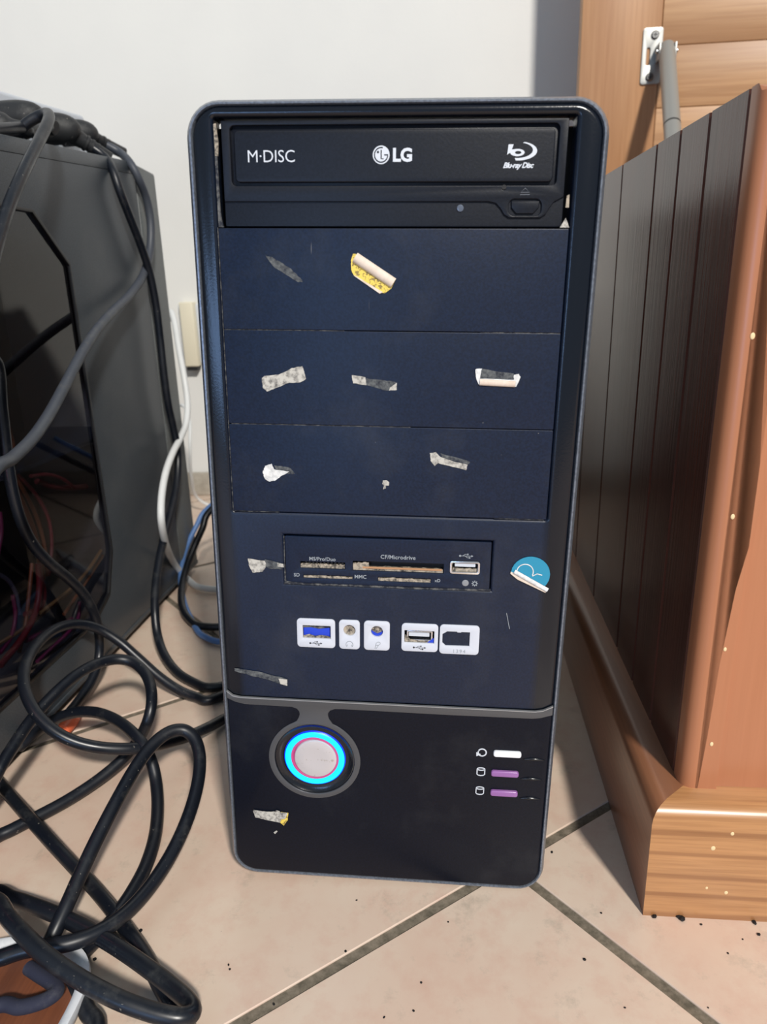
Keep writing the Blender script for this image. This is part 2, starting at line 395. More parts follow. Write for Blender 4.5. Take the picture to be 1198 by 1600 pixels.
# ================================================================== SETTING
YW = 0.8209
wb = obox('wall_back', (-1.6, YW, -0.03), (1.6, YW + 0.08, 1.7), M['wall']); tag(wb, kind='structure')
fl = obox('floor', (-1.6, -1.3, -0.03), (1.6, YW, -0.0011), M['grout']); tag(fl, kind='structure')
A = Vector((math.cos(math.radians(37.4)), math.sin(math.radians(37.4)))) * 0.2905
B = Vector((math.cos(math.radians(132.7)), math.sin(math.radians(132.7)))) * 0.2905
O = Vector((0.0712, 0.0204)); G = 0.0031
def clip(poly, f):
    out = []
    for i in range(len(poly)):
        a, b = poly[i - 1], poly[i]; fa, fb = f(a), f(b)
        if (fa >= 0) != (fb >= 0): out.append(a + (b - a) * (fa / (fa - fb)))
        if fb >= 0: out.append(b)
    return out
ua, ub = A.normalized() * G, B.normalized() * G
for i in range(-7, 8):
    for j in range(-6, 8):
        c0 = O + A * i + B * j
        ctr = c0 + (A + B) / 2
        if not (-1.25 < ctr.x < 1.3 and -1.05 < ctr.y < 1.0): continue
        p = [c0 + ua + ub, c0 + A - ua + ub, c0 + A + B - ua - ub, c0 + B + ua - ub]
        p = clip(p, lambda q: (YW - 0.001) - q.y)
        if len(p) < 3: continue
        bm = bmesh.new()
        t1 = [bm.verts.new((q.x, q.y, -0.0005)) for q in p]; t0 = [bm.verts.new((q.x, q.y, -0.004)) for q in p]
        cc = sum(p, Vector((0, 0))) / len(p)
        tt = [bm.verts.new((q.x + (cc.x - q.x) * 0.003, q.y + (cc.y - q.y) * 0.003, 0.0)) for q in p]
        bm.faces.new(tt)
        for k in range(len(p)):
            k2 = (k + 1) % len(p)
            bm.faces.new((t1[k], t1[k2], tt[k2], tt[k])); bm.faces.new((t0[k], t0[k2], t1[k2], t1[k]))
        bm_obj('tile', bm, M['tile'], fl)
bb = obox('baseboard_back', (-1.6, YW - 0.004, 0.0), (1.6, YW, 0.037), M['grout']); tag(bb, kind='structure')
x = -1.6
while x < 1.55:
    obox('skirting_tile', (x, YW - 0.009, 0.0005), (x + 0.287, YW - 0.003, 0.0395), M['skirt'], bb, 0.0012); x += 0.2905
# small grit on the floor
bm = bmesh.new()
for u, v, s in [(913, 1500, 1.3), (1185, 1461, 1.5), (1137, 1490, .8), (1095, 1445, .9), (976, 1575, .7), (1106, 1575, .7), (862, 1332, 1.0), (359, 1515, .9), (357, 1508, .7),
                (540, 1487, 1.0), (658, 1536, 1.0), (646, 1580, .9), (428, 1570, 1.0), (600, 1590, .7), (557, 1407, .7), (220, 1455, 1.5), (148, 1500, 1.6), (700, 1441, .8), (939, 1427, .8), (1160, 1468, .6),
                (1065, 1437, 2.6), (1061, 1434, 2.3), (1022, 1433, 1.8), (1178, 1442, 1.6)]:
    p = onz(u, v); r = bmesh.ops.create_icosphere(bm, subdivisions=1, radius=s * 0.0007)
    ax = random.uniform(0, PI); sx = random.uniform(0.8, 1.8)
    for q in r['verts']:
        c = q.co.copy(); c.x *= sx; c.z *= 0.5
        q.co = Vector((c.x * math.cos(ax) - c.y * math.sin(ax), c.x * math.sin(ax) + c.y * math.cos(ax), c.z + s * 0.00035)) + p
tag(bm_obj('floor_grit', bm, M['dark']), 'dark crumbs and specks of dirt scattered on the beige tiles', 'dirt', kind='stuff')
# wall socket behind
p0 = ony(285, 472, YW); p1 = ony(307, 577, YW)
t = thing('wall_socket', 'small cream plastic socket box low on the white wall', 'socket', (p0.x, YW, p1.z))
w_, h_ = 0.022, p0.z - p1.z
obox('socket_body', (0, -0.02, 0.006), (w_, 0, h_), M['socket'], t, 0.002)
obox('socket_shadow', (0.002, -0.018, 0.0), (w_ - 0.003, 0, 0.006), M['dark'], t, 0.001)  # black block stands in for the shadow at the socket's bottom
obox('socket_plate', (-0.006, -0.005, 0.01), (w_ + 0.004, 0, h_ - 0.004), M['stripwhite'], t, 0.001)

# ================================================================== BLACK TOWER
T3 = Matrix(((0.99938524, 0.0, 0.03505909), (-0.00036045, 0.99994715, 0.01027483), (-0.03505724, -0.01028115, 0.99933242)))
piv = Vector((0.0865, 0, 0)); TM = T3.to_4x4(); off = piv - T3 @ piv
TM.translation = off + Vector((0, 0, 0.0004))
tw = thing('computer_tower', 'black upright computer tower with peeled stickers and a glowing cyan power ring', 'computer', mtx=TM)
# steel body
bm = bmesh.new(); box(bm, (-0.0825, 0.012, 0.006), (0.084, 0.43, 0.384), 0.002); bm_obj('case_body', bm, M['shell'], tw, angle=0.6)
for sx_ in (-0.0836, 0.0842):
    obox('side_panel', (sx_ - 0.001, 0.03, 0.01), (sx_ + 0.001, 0.425, 0.382), M['shell'], tw, 0.0006)
for fx in (-0.06, 0.06):
    for fy in (0.05, 0.38): cyl('foot', (fx, fy, 0.0005), (fx, fy, 0.008), 0.011, M['dark'], tw, bev=0.001)
# bezel rim: profile swept round a rounded rectangle
def ring_loft(name, profs, m, parent, n=8):
    """profs: list of (x0,z0,x1,z1,r,y) mm"""
    bm = bmesh.new(); loops = []
    for (x0, z0, x1, z1, r, y) in profs:
        loops.append([bm.verts.new((a / 1000, y / 1000, b / 1000)) for a, b in rrect(x0, z0, x1, z1, r, n)])
    for i in range(len(loops) - 1):
        N_ = len(loops[i])
        for k in range(N_): bm.faces.new((loops[i][k], loops[i][(k + 1) % N_], loops[i + 1][(k + 1) % N_], loops[i + 1][k]))
    return bm_obj(name, bm, m, parent, angle=0.7)
ring_loft('bezel_rim', [(-83.6, 2.8, 85.2, 390.0, 12.0, 7), (-83.6, 2.8, 85.2, 390.0, 12.0, 1.0), (-84.0, 2.4, 85.6, 390.4, 12.4, 0.3), (-84.7, 1.7, 86.3, 391.1, 13.0, 0.3), (-86.2, 0.6, 87.7, 392.3, 14.2, 2.6),
                        (-86.6, 0.3, 88.0, 392.6, 14.5, 4.5), (-86.6, 0.3, 88.0, 392.6, 14.5, 15), (-85, 2, 86.4, 391, 13, 22), (-83, 4, 84.5, 389, 11, 22)], M['rim'], tw)
# front mouldings
bx0, bx1 = -74.4, 74.4
ports = [(-42.1, 150.1, -28.0, 157.3), None]
upper = [(-83.3, 118.2), (-80, 115.4), (-76, 114.6), (-60, 114.4), (76, 114.4), (80, 115.2), (84.9, 118.0)] + \
        [(84.9 - 12 + 12 * math.cos(math.radians(a)), 389.6 - 12 + 12 * math.sin(math.radians(a))) for a in range(0, 91, 10)] + \
        [(-83.3 + 12 + 12 * math.cos(math.radians(a)), 389.6 - 12 + 12 * math.sin(math.radians(a))) for a in range(90, 181, 10)]
def holes_ports():
    return [rrect(-42.1, 150.1, -28.0, 157.3), circ(-18.5, 155.4, 3.0, 24), circ(-4.7, 155.4, 3.0, 24), rrect(9.0, 150.0, 23.8, 156.8)]
plate('front_panel', [upper, rrect(bx0, 216.0, bx1, 385.4, 1.0), rrect(-50.3, 179.4, 50.1, 204.3)] + holes_ports(), -0.0, 12, M['front'], tw, 1.9, 5)
lower = [(-83.3, 117.6), (-80, 114.9), (-76, 114.1), (-60, 113.9), (76, 113.9), (80, 114.7), (84.9, 117.4)][::-1] + \
        [(-83.3 + 11.5 + 11.5 * math.cos(math.radians(a)), 3.2 + 11.5 + 11.5 * math.sin(math.radians(a))) for a in range(180, 271, 10)] + \
        [(84.9 - 11.5 + 11.5 * math.cos(math.radians(a)), 3.2 + 11.5 + 11.5 * math.sin(math.radians(a))) for a in range(270, 361, 10)]
CX, CZ = -37.7, 78.8
plate('lower_panel', [lower, circ(CX, CZ, 21.6, 56)], 0.0, 12, M['lower'], tw, 1.2, 4)
plate('pod_back', [circ(CX, CZ, 21.9, 40)], 6.0, 8, M['dark'], tw)
# drive bay blanks
for k, z in enumerate((216.2, 258.5, 300.8)):
    plate('drive_bay_cover', [rrect(bx0 + 0.25, z, bx1 - 0.25, z + 41.95, 0.4, 2)], -0.3, 4, M['panel'], tw, 0.25, 1)
for z, xa, xb in ((300.55, -74, -20), (300.55, 40, 74), (258.25, -73, 10), (216.0, -73.8, -52), (216.0, 50, 73)):
    plate('dust_line', [rrect(xa, z - 0.12, xb, z + 0.12)], -0.33, 0.5, M['dustthin'], tw)
plate('dust_line', [rrect(-74.55, 216, -74.25, 343)], -0.33, 0.5, M['dustthin'], tw)
# ---- optical drive, seated in the top bay
dv = obox('optical_drive', (-0.0715, 0.003, 0.3435), (0.0715, 0.012, 0.3845), M['drive'], tw, 0.0005)
tag(dv, 'disc drive face in the top bay')
Yd = 2.2
plate('lower_lip', [rrect(-71.5, 343.6, 71.5, 356, 0.6, 3)], Yd - 0.1, 5, M['drive'], dv, 0.4, 2)
outl = [(-71.3, 384.4), (-71.3, 353.4), (40.5, 353.4), (43.5, 352.8), (45.6, 350.8), (47.2, 348.4), (49.4, 347.1), (62.3, 347.1), (64.4, 348.4), (65.8, 350.8), (67.4, 353.2), (71.3, 355.2), (71.3, 384.4)]
plate('drive_face', [outl, rrect(-67.6, 359.6, 67.8, 382.6, 2.0), circ(46.7, 359.7 - 1.2, 0.7, 12), rrect(49.0, 347.9, 62.4, 354.4, 2.4)], Yd - 1.0, 5, M['drive'], dv, 0.45, 2)
plate('tray_door', [rrect(-65.9, 360.9, 66.2, 380.7, 1.8)], Yd - 1.3, 5, M['drive'], dv, 0.5, 3)
plate('door_gap', [rrect(-68, 359, 68, 383)], 4.9, 5.2, M['dark'], dv)
plate('eject_button', [[(49.9, 353.7), (61.6, 353.7), (61.4, 351), (59.3, 348.7), (52.2, 348.7), (50.1, 351)]], Yd - 1.0, 5, M['drive'], dv, 0.5, 2)
plate('activity_light', [circ(29.0, 350.9, 1.45, 20)], Yd - 0.6, 3, mat('grey_lens', (0.10, 0.12, 0.16), 0.2), dv, 0.3, 2)
plate('pinhole', [circ(46.7, 358.9, 0.95, 14)], Yd - 1.06, Yd - 0.8, M['dark'], dv)
stroke('eject_mark', [[(53.4, 356.0), (57.4, 356.0)], [(53.6, 356.9), (57.2, 356.9), (55.4, 358.5), (53.6, 356.9)]], 0.3, M['dim_ink'], dv, Yd - 1.06)
yl = Yd - 1.38
text('disc_lettering', 'M\u00b7DISC', -50.4, 368.6, 4.6, M['white_ink'], dv, yl, bold=-0.03, sx=0.98, spacing=0.98)
text('maker_lettering', 'LG', 4.5, 368.8, 4.7, M['white_ink'], dv, yl, bold=0.28, spacing=0.98)
plate('maker_emblem', [circ(-4.3, 371.15, 3.5, 40)], yl - 0.06, yl + 0.1, M['white_ink'], dv)
arc = [(-4.3 + 2.75 * math.cos(math.radians(a)), 371.15 + 2.75 * math.sin(math.radians(a))) for a in range(75, 361, 12)] + [(-1.55, 371.15)]
stroke('emblem_lines', [arc + [(-3.0, 371.15)], [(-4.3, 373.0), (-4.3, 369.7), (-3.3, 369.7)]], 0.42, M['drive'], dv, yl - 0.16, 0.04)
plate('emblem_dot', [circ(-5.6, 372.2, 0.45, 12)], yl - 0.2, yl, M['drive'], dv)
# blue-laser disc mark: slanted b with an orbit
bl = [(47.6, 374.8), (49.6, 374.8), (49.0, 372.9)] + [(51.3 + 2.9 * math.cos(math.radians(a)), 371.75 + 1.35 * math.sin(math.radians(a))) for a in range(100, -181, -14)] + [(47.2, 371.0)]
plate('disc_mark', [bl, [(51.6 + 1.3 * math.cos(math.radians(a)), 371.75 + 0.6 * math.sin(math.radians(a))) for a in range(0, 360, 24)]], yl - 0.05, yl + 0.1, M['white_ink'], dv)
outer = [(51.6 + 7.6 * math.cos(math.radians(a)), 372.3 + 3.5 * math.sin(math.radians(a))) for a in range(72, -102, -8)]
inner = [(51.2 + 6.3 * math.cos(math.radians(a)), 372.6 + 2.9 * math.sin(math.radians(a))) for a in range(-98, 76, 8)]
plate('orbit_mark', [outer + inner], yl - 0.05, yl + 0.1, M['white_ink'], dv)
text('disc_type_lettering', 'Blu-ray Disc', 51.8, 366.1, 1.95, M['white_ink'], dv, yl, bold=0.10, shear=0.35, sx=0.98, spacing=0.9)
# dust packed in the side gaps of the bay
plate('dust_strip', [[(-74.2, 343.2), (-72.0, 343.2), (-72.6, 345.5), (-73.1, 350), (-73.2, 383), (-74.2, 383)]], 0.4, 1.2, M['dustthin'], tw)
plate('dust_strip', [[(-74.0, 383), (-73.0, 383.2), (-72.4, 376), (-72.8, 371), (-73.9, 371)]], 0.2, 1.0, M['dust'], tw)
plate('dust_strip', [[(70.5, 343.3), (74.3, 343.3), (73.6, 345), (72.6, 347)]], 0.2, 1.0, M['residue'], tw)
plate('dust_strip', [[(72.2, 351), (73.6, 351), (73.4, 356), (72.4, 355.5)]], 0.4, 1.2, M['dust'], tw)
# ---- card reader
cr = plate('card_reader', [rrect(-49.8, 179.8, 49.6, 203.9, 0.3, 2), rrect(-42.6, 187.6, -20.5, 191.2, 0.3, 2), rrect(-16.8, 187.2, 27.3, 192.3, 0.3, 2),
                           rrect(-41.2, 182.6, -16.8, 184.2, 0.2, 2), rrect(-4.5, 182.2, 21.4, 184.4, 0.2, 2), rrect(30.2, 187.5, 44.7, 194.4, 1.4, 3)], 0.0, 4, M['panel'], tw, 0.2, 1)
tag(cr, 'memory card reader with dusty slots')
obox('slot_back', (-0.045, 0.0036, 0.180), (0.046, 0.006, 0.198), M['dark'], cr)
def dustfill(x0, z0, x1, z1, yf=1.2, jag=0.5, m='dust', n=22):
    top = [(x1 - (x1 - x0) * k / n, z1 + random.uniform(-jag, jag * 0.4)) for k in range(n + 1)]
    plate('slot_dust', [[(x0, z0), (x1, z0)] + top], yf, yf + 1.5, M[m], cr)
dustfill(-42.5, 187.7, -20.8, 189.9, 0.8, 0.5); dustfill(-16.7, 187.4, -9, 191.4, 0.7, 0.8, n=9); dustfill(-9, 187.3, 27, 189.2, 1.0, 0.4)
plate('card_guide', [rrect(-12, 188.4, 26.5, 189.3)], 0.6, 1.0, mat('copper_edge', (0.45, 0.24, 0.12), 0.5), cr)
dustfill(-41, 182.7, -17, 183.9, 0.3, 0.3); dustfill(-4.3, 182.3, 21.2, 184.1, 0.3, 0.4)
for k in range(11): plate('slot_pin', [rrect(-40.2 + k * 1.8, 189.7, -39.4 + k * 1.8, 191.0)], 0.9, 1.3, M['dark'], cr)
plate('usb_shell', [rrect(30.3, 187.6, 44.6, 194.2, 1.3, 3), rrect(31.3, 188.6, 43.6, 193.2, 0.5, 2)], -0.5, 3.4, M['chrome'], cr, 0.12, 1)
plate('usb_tongue', [rrect(32.6, 191.2, 42.4, 192.9, 0.2, 2)], 0.2, 3.4, M['stripwhite'], cr)
dustfill(31.6, 188.7, 43.4, 190.0, 1.0, 0.4, 'dust', 10)
plate('reader_light', [circ(38.0, 182.9, 1.65, 20)], -0.25, 1, mat('grey_clear_lens', (0.25, 0.26, 0.28), 0.35), cr, 0.2, 2)
stroke('light_mark', [[(42.5 + 0.85 * math.cos(math.radians(a)), 182.8 + 0.85 * math.sin(math.radians(a))) for a in range(0, 361, 20)]] +
       [[(42.5 + 1.0 * math.cos(math.radians(a)), 182.8 + 1.0 * math.sin(math.radians(a))), (42.5 + 1.5 * math.cos(math.radians(a)), 182.8 + 1.5 * math.sin(math.radians(a)))] for a in range(0, 360, 45)], 0.33, M['grey_ink'], cr, -0.1)
for s, xx, zz, h in (('MS/Pro/Duo', -31.6, 191.9, 1.75), ('CF/Microdrive', 5.2, 194.0, 1.95), ('SD', -44.4, 183.2, 1.7), ('MMC', -13.0, 183.3, 1.8), ('xD', 24.6, 182.9, 1.5)):
    text('slot_lettering', s, xx, zz, h, M['grey_ink'], cr, -0.06, bold=0.03, spacing=1.02)
def usb_mark(parent, cx, cz, s, m, yf, y2=None):
    P = [[(cx - 3.6 * s, cz), (cx + 3.0 * s, cz)], [(cx - 1.9 * s, cz), (cx - 0.6 * s, cz + 1.0 * s), (cx + 0.7 * s, cz + 1.0 * s)], [(cx - 0.6 * s, cz), (cx + 0.7 * s, cz - 1.0 * s), (cx + 1.7 * s, cz - 1.0 * s)]]
    stroke('usb_symbol', P, 0.26 * s, m, parent, yf)
    plate('usb_symbol_dot', [circ(cx - 3.4 * s, cz, 0.6 * s, 12)], yf - 0.05, yf + 0.05, m, parent)
    plate('usb_symbol_tip', [[(cx + 2.9 * s, cz - 0.6 * s), (cx + 4.1 * s, cz), (cx + 2.9 * s, cz + 0.6 * s)]], yf - 0.05, yf + 0.05, m, parent)
    plate('usb_symbol_square', [rrect(cx + 1.5 * s, cz - 1.45 * s, cx + 2.4 * s, cz - 0.6 * s)], yf - 0.05, yf + 0.05, m, parent)
    plate('usb_symbol_circle', [circ(cx + 0.9 * s, cz + 1.0 * s, 0.45 * s, 10)], yf - 0.05, yf + 0.05, m, parent)
usb_mark(cr, 37.8, 196.8, 0.85, M['grey_ink'], -0.1)
plate('dust_line', [[(-50.4, 204), (-50.0, 204), (-49.9, 200), (-50.1, 190), (-49.7, 180.6), (-40, 179.7), (-20, 179.9), (20, 179.5), (50.3, 180.2), (50.4, 179.2), (20, 178.8), (-20, 179.0), (-40, 178.9), (-50.6, 179.2)]], -0.3, 0.4, M['dustthin'], tw)
# ---- front ports
def port(x0, z0, x1, z1, hole, nm, r=1.9):
    return plate(nm, [rrect(x0, z0, x1, z1, r, 5)] + ([hole] if hole else []), -0.75, 1, M['portlabel'], tw, 0.15, 1)
p1 = port(-45.0, 145.2, -25.7, 160.9, rrect(-42.1, 150.1, -28.0, 157.3, 0.2, 2), 'usb_port')
obox('socket_back', (-0.0425, 0.004, 0.1495), (-0.0275, 0.005, 0.158), M['dark'], p1)
bm = bmesh.new(); box(bm, (-0.0420, 0.0006, 0.1502), (-0.0285, 0.004, 0.1560), 0.0006); tag(bm_obj('blue_insert', bm, M['blueplug'], p1, angle=0.6), 'bright blue insert')
plate('socket_dust', [[(-41.9, 150.2), (-28.2, 150.2), (-29, 151.2), (-33, 151.7), (-36, 151.1), (-39, 152), (-41.9, 151.2)]], 0.3, 0.55, M['dust'], p1)
plate('socket_dust', [[(-42, 155.6), (-38, 155.9), (-34, 155.2), (-28.3, 156.1), (-28.3, 156.6), (-42, 156.8)]], 0.3, 0.55, M['dustthin'], p1)
usb_mark(p1, -35.6, 147.6, 0.82, M['black_ink'], -0.8)
p2 = port(-23.7, 145.1, -13.3, 161.0, circ(-18.5, 155.4, 3.0, 28), 'headphone_port')
plate('jack_plug', [circ(-18.5, 155.4, 3.0, 24)], 0.5, 2, M['dust'], p2)
stroke('headphone_symbol', [[(-18.5 + 1.75 * math.cos(math.radians(a)), 147.7 + 1.8 * math.sin(math.radians(a))) for a in range(-35, 216, 15)], [(-19.9, 146.5), (-19.5, 147.6)], [(-17.1, 146.5), (-17.5, 147.6)]], 0.28, M['grey_ink'], p2, -0.8)
p3 = port(-11.2, 145.1, 1.7, 161.0, circ(-4.7, 155.4, 3.0, 28), 'microphone_port')
plate('jack_plug', [circ(-4.7, 155.4, 3.0, 24)], 1.2, 2, M['dust'], p3)
tag(plate('jack_rim', [[(-4.7 + 2.9 * math.cos(math.radians(a)), 155.4 + 2.9 * math.sin(math.radians(a))) for a in range(180, 361, 15)] + [(-2.4, 154.6), (-4.7, 153.6), (-7, 154.8)]], 0.5, 1.5, M['blueplug'], p3), 'blue lower half')
stroke('microphone_symbol', [[(-5.0, 146.0), (-3.9, 147.9), (-2.9, 148.9), (-3.2, 149.7), (-4.2, 149.8), (-5.1, 149.0), (-5.3, 147.9), (-5.6, 146.0), (-5.0, 146.0)], [(-5.2, 148.0), (-3.9, 147.9)]], 0.26, M['grey_ink'], p3, -0.8)
p4 = port(7.6, 145.4, 25.7, 160.5, rrect(9.0, 150.0, 23.8, 156.8, 0.2, 2), 'usb_port')
obox('socket_back', (0.0085, 0.004, 0.1495), (0.0242, 0.005, 0.157), M['dark'], p4)
plate('usb_shell', [rrect(10.2, 150.7, 23.0, 156.2, 0.4, 2), rrect(10.9, 151.4, 22.2, 155.6, 0.3, 2)], 0.4, 3.5, M['chrome'], p4, 0.1, 1)
plate('usb_tongue', [rrect(11.2, 153.3, 21.4, 155.2, 0.2, 2)], 0.3, 3, M['stripwhite'], p4)
plate('socket_dust', [[(9.2, 150.1), (23.5, 150.1), (21, 151.2), (16, 150.9), (12, 151.6), (9.4, 154)]], 0.2, 0.45, M['dust'], p4)
plate('blue_insert', [[(20.4, 150.2), (23.7, 150.2), (23.7, 152.8), (22.6, 151.8)]], 0.1, 0.5, M['blueplug'], p4)
usb_mark(p4, 16.6, 147.6, 0.82, M['black_ink'], -0.8)
h5 = [(29.6, 149.2), (41.3, 149.4), (41.3, 157.0), (37, 157.0), (37, 156.7), (35, 156.7), (35, 157.1), (30.2, 157.1), (27.9, 155.6), (27.9, 150.8)]
p5 = port(26.5, 144.8, 46.0, 160.6, h5, 'blanked_port')
tag(p5, 'port label numbered 1394 over a blanked opening')
text('port_lettering', '1394', 36.3, 145.6, 1.9, M['grey_ink'], p5, -0.8, spacing=1.25)
# ---- power button pod
arcp = [(CX + 24.6 * math.cos(math.radians(a)), CZ + 24.3 * math.sin(math.radians(a))) for a in range(66, -247, -5)]
sur = [(-83.2, 117.9), (-80, 115.2), (-76, 114.45), (-60, 114.3), (0, 114.25), (76, 114.2), (80, 115.0), (84.8, 117.7), (84.8, 112.6), (79, 110.6), (75, 110.0), (32, 109.8), (-22, 110.2), (-26.5, 110.0), (-28.9, 109.0), (-30.0, 107.3), (-30.0, 105.6), (-29.4, 103.7), (-28.2, 101.9)] + arcp + \
      [(-46.6, 101.9), (-45.5, 104.2), (-45.0, 105.9), (-45.2, 107.6), (-46.4, 109.2), (-49, 110.1), (-74, 110.4), (-79, 111.6), (-83.2, 113.6)]
plate('button_surround', [sur, circ(CX, CZ, 21.5, 64)], -0.55, 1.0, M['strip'], tw, 0.2, 2)
plate('edge_highlight', [[(-83.2, 118.0), (-80, 115.3), (-76, 114.55), (-60, 114.4), (76, 114.3), (80, 115.1), (84.8, 117.8), (84.8, 117.3), (80, 114.7), (76, 113.9), (-60, 114.0), (-76, 114.1), (-80, 114.8), (-83.2, 117.4)]], -0.75, 0.5, mat('silver_edge_highlight', (0.42, 0.44, 0.46), 0.3, metal=0.6), tw)  # highlight on the strip's top edge, put in as a brighter sliver
def lathe(name, prof, m, parent, n=64, dx=0.0, dz=0.0):
    bm = bmesh.new(); L = []
    for r, y in prof:
        L.append([bm.verts.new(((CX + dx + r * math.cos(2 * PI * k / n)) / 1000, y / 1000, (CZ + dz + r * math.sin(2 * PI * k / n)) / 1000)) for k in range(n)])
    for i in range(len(L) - 1):
        for k in range(n): bm.faces.new((L[i][k], L[i][(k + 1) % n], L[i + 1][(k + 1) % n], L[i + 1][k]))
    if prof[-1][0] < 0.6: bm.faces.new(L[-1])
    return bm_obj(name, bm, m, parent, angle=0.7)
pb = lathe('power_button', [(11.4, 4.0), (11.4, 0.4), (11.1, -0.1), (10.6, -0.25), (6, -0.05), (0.3, 0.05)], M['button'], tw, dx=0.45, dz=0.1)
tag(pb, 'round brushed metal power button')
lathe('button_well', [(21.6, 0.2), (20.8, 0.0), (19.4, 1.1), (17.6, 1.6), (16.2, 1.3), (16.1, 3.5)], M['gloss'], pb)
tag(lathe('light_ring', [(16.0, 3.0), (16.0, 0.6), (15.6, 0.2), (14.4, -0.1), (13.2, 0.2), (12.9, 0.8), (12.9, 3.0)], M['ledring'], pb), 'glowing cyan light ring')
lathe('light_ring_edge', [(16.6, 1.6), (16.5, 0.9), (16.05, 0.5), (16.0, 1.6)], M['ledblue'], pb)
lathe('button_side', [(12.95, 1.2), (12.7, 0.4), (11.9, 0.3), (11.2, 1.2), (10.9, 2.2)], M['magenta'], pb)
# ---- reset button and activity bars
for k, (x0, zc, nm, mm) in enumerate(((56.4, 88.5, 'reset_button', 'whitebtn'), (55.8, 76.5, 'activity_bar', 'purple'), (56.0, 64.4, 'activity_bar', 'purple'))):
    b_ = plate(nm, [rrect(x0, zc - 1.7, x0 + 14.3, zc + 1.7, 1.2, 4)], -1.6, 1, M[mm], tw, 0.7, 3)
    if mm == 'purple': tag(b_, 'translucent purple bar')
    # slim raised lip beside each bar, thicker in its middle
    Pl = [Vector(((x0 + 15.5 + 11 * q / 12) / 1000, -0.0001, (zc - 2.9 + 0.35 * math.sin(PI * q / 12)) / 1000)) for q in range(13)]
    bm = bmesh.new(); tube_bm(bm, Pl, lambda tt: 0.00015 + 0.00075 * math.sin(PI * tt), 12)
    bm_obj('finger_ridge', bm, M['gloss'], tw, smooth=True)
stroke('reset_symbol', [[(50.6 + 2.1 * math.cos(math.radians(a)), 88.4 + 2.1 * math.sin(math.radians(a))) for a in range(150, -206, -14)]], 0.65, M['white_ink'], tw, -0.2)
plate('reset_arrow', [[(47.6, 88.4), (50.0, 87.2), (47.7, 86.0)]], -0.25, 0.1, M['white_ink'], tw)
for zc in (76.7, 64.9):
    el = [(50.5 + 2.0 * math.cos(math.radians(a)), zc + 1.6 + 0.75 * math.sin(math.radians(a))) for a in range(0, 361, 24)]
    body = [(48.5, zc + 1.6), (48.5, zc - 1.6), (49.2, zc - 2.2), (50.5, zc - 2.4), (51.8, zc - 2.2), (52.5, zc - 1.6), (52.5, zc + 1.6)]
    stroke('disk_symbol', [el, body], 0.5, M['white_ink'], tw, -0.2)

# ---- sticker remnants
def patch(name, pts, m, label, yf=-0.55, th=0.25, jag=0.0):
    P = []
    n = len(pts)
    for i in range(n):
        a, b = pts[i], pts[(i + 1) % n]; k = 5 if jag else 1
        for j in range(k):
            t_ = j / k; P.append((a[0] + (b[0] - a[0]) * t_ + (random.uniform(-jag, jag)), a[1] + (b[1] - a[1]) * t_ + random.uniform(-jag, jag)))
    o = plate(name, [P], yf, yf + th, m, tw)
    if label: tag(o, label)
    return o
def flap(name, a, b, wdt, h, m, side=1, parent=None):
    """curled paper roll from a to b (mm, front plane)"""
    bm = bmesh.new(); ax = Vector((b[0] - a[0], b[1] - a[1])).normalized(); nx = Vector((-ax.y, ax.x)) * side
    R = []
    for i in range(9):
        t_ = i / 8; base = Vector(a) + (Vector(b) - Vector(a)) * t_; row = []
        for k in range(9):
            ph = PI * 1.15 * k / 8; d = wdt * (1 - math.cos(ph)) / 2; y = -0.6 - h * math.sin(ph) if ph < PI else -0.6 - h * 0.2
            q = base + nx * d; row.append(bm.verts.new((q.x / 1000, y / 1000, q.y / 1000)))
        R.append(row)
    for i in range(8):
        for k in range(8): bm.faces.new((R[i][k], R[i + 1][k], R[i + 1][k + 1], R[i][k + 1]))
    return bm_obj(name, bm, m, parent or tw, smooth=True)
s = patch('sticker_remnant', [(-16.9, 330.0), (-16.0, 332.6), (-14.0, 332.6), (2.4, 322.2), (0.6, 318.6), (-2.2, 316.6), (-4.6, 316.8), (-15.6, 323.6), (-16.8, 326)], M['yellow'], 'half-peeled yellow printed sticker')
flap('curled_backing', (-13.9, 333.0), (2.7, 322.6), 4.4, 1.6, M['paper'], -1, s)
patch('backing_edge', [(-15.8, 324.2), (-15.2, 323.4), (-4.4, 316.4), (-3.0, 317.0)], M['paper'], None, -0.75)
patch('glue_mark', [(-54.2, 331.8), (-51, 331), (-44, 327), (-39, 322.6), (-37.9, 320.9), (-40, 321), (-46, 324.3), (-51, 327.6)], M['residue_faint'], None, -0.4, 0.1, 0.2)
patch('sticker_remnant', [(-57.8, 279.2), (-56.5, 280.4), (-50, 281), (-44, 284.0), (-39.2, 285.0), (-38.2, 282.6), (-37.6, 279.4), (-40, 277.8), (-46, 277.4), (-52, 274.8), (-55.6, 273.4), (-57.4, 275.2)], M['residue'], 'grey torn paper strip', jag=0.15)
patch('sticker_remnant', [(-16.8, 281.4), (-10.6, 280.6), (-10.2, 277.0), (-16.2, 277.8)], M['residue'], None, jag=0.1)
patch('glue_mark', [(-10.4, 280.2), (-4, 279.4), (3.4, 278.6), (3.6, 275.0), (-2, 274.9), (-10, 277)], M['residue_faint'], None, -0.4, 0.1, 0.2)
patch('sticker_remnant', [(0.4, 276.0), (3.6, 278.4), (3.4, 275.0), (0.0, 274.8)], M['residue'], None, jag=0.1)
s = patch('sticker_remnant', [(38.2, 284.8), (41, 285.2), (40.4, 280.8), (55.4, 280.4), (55, 282.6), (57.2, 283), (58.2, 281.6), (56.5, 277.4), (40.2, 277.9), (38.6, 281)], M['paperwhite'], 'white sticker edge left in a shallow U', jag=0.1)
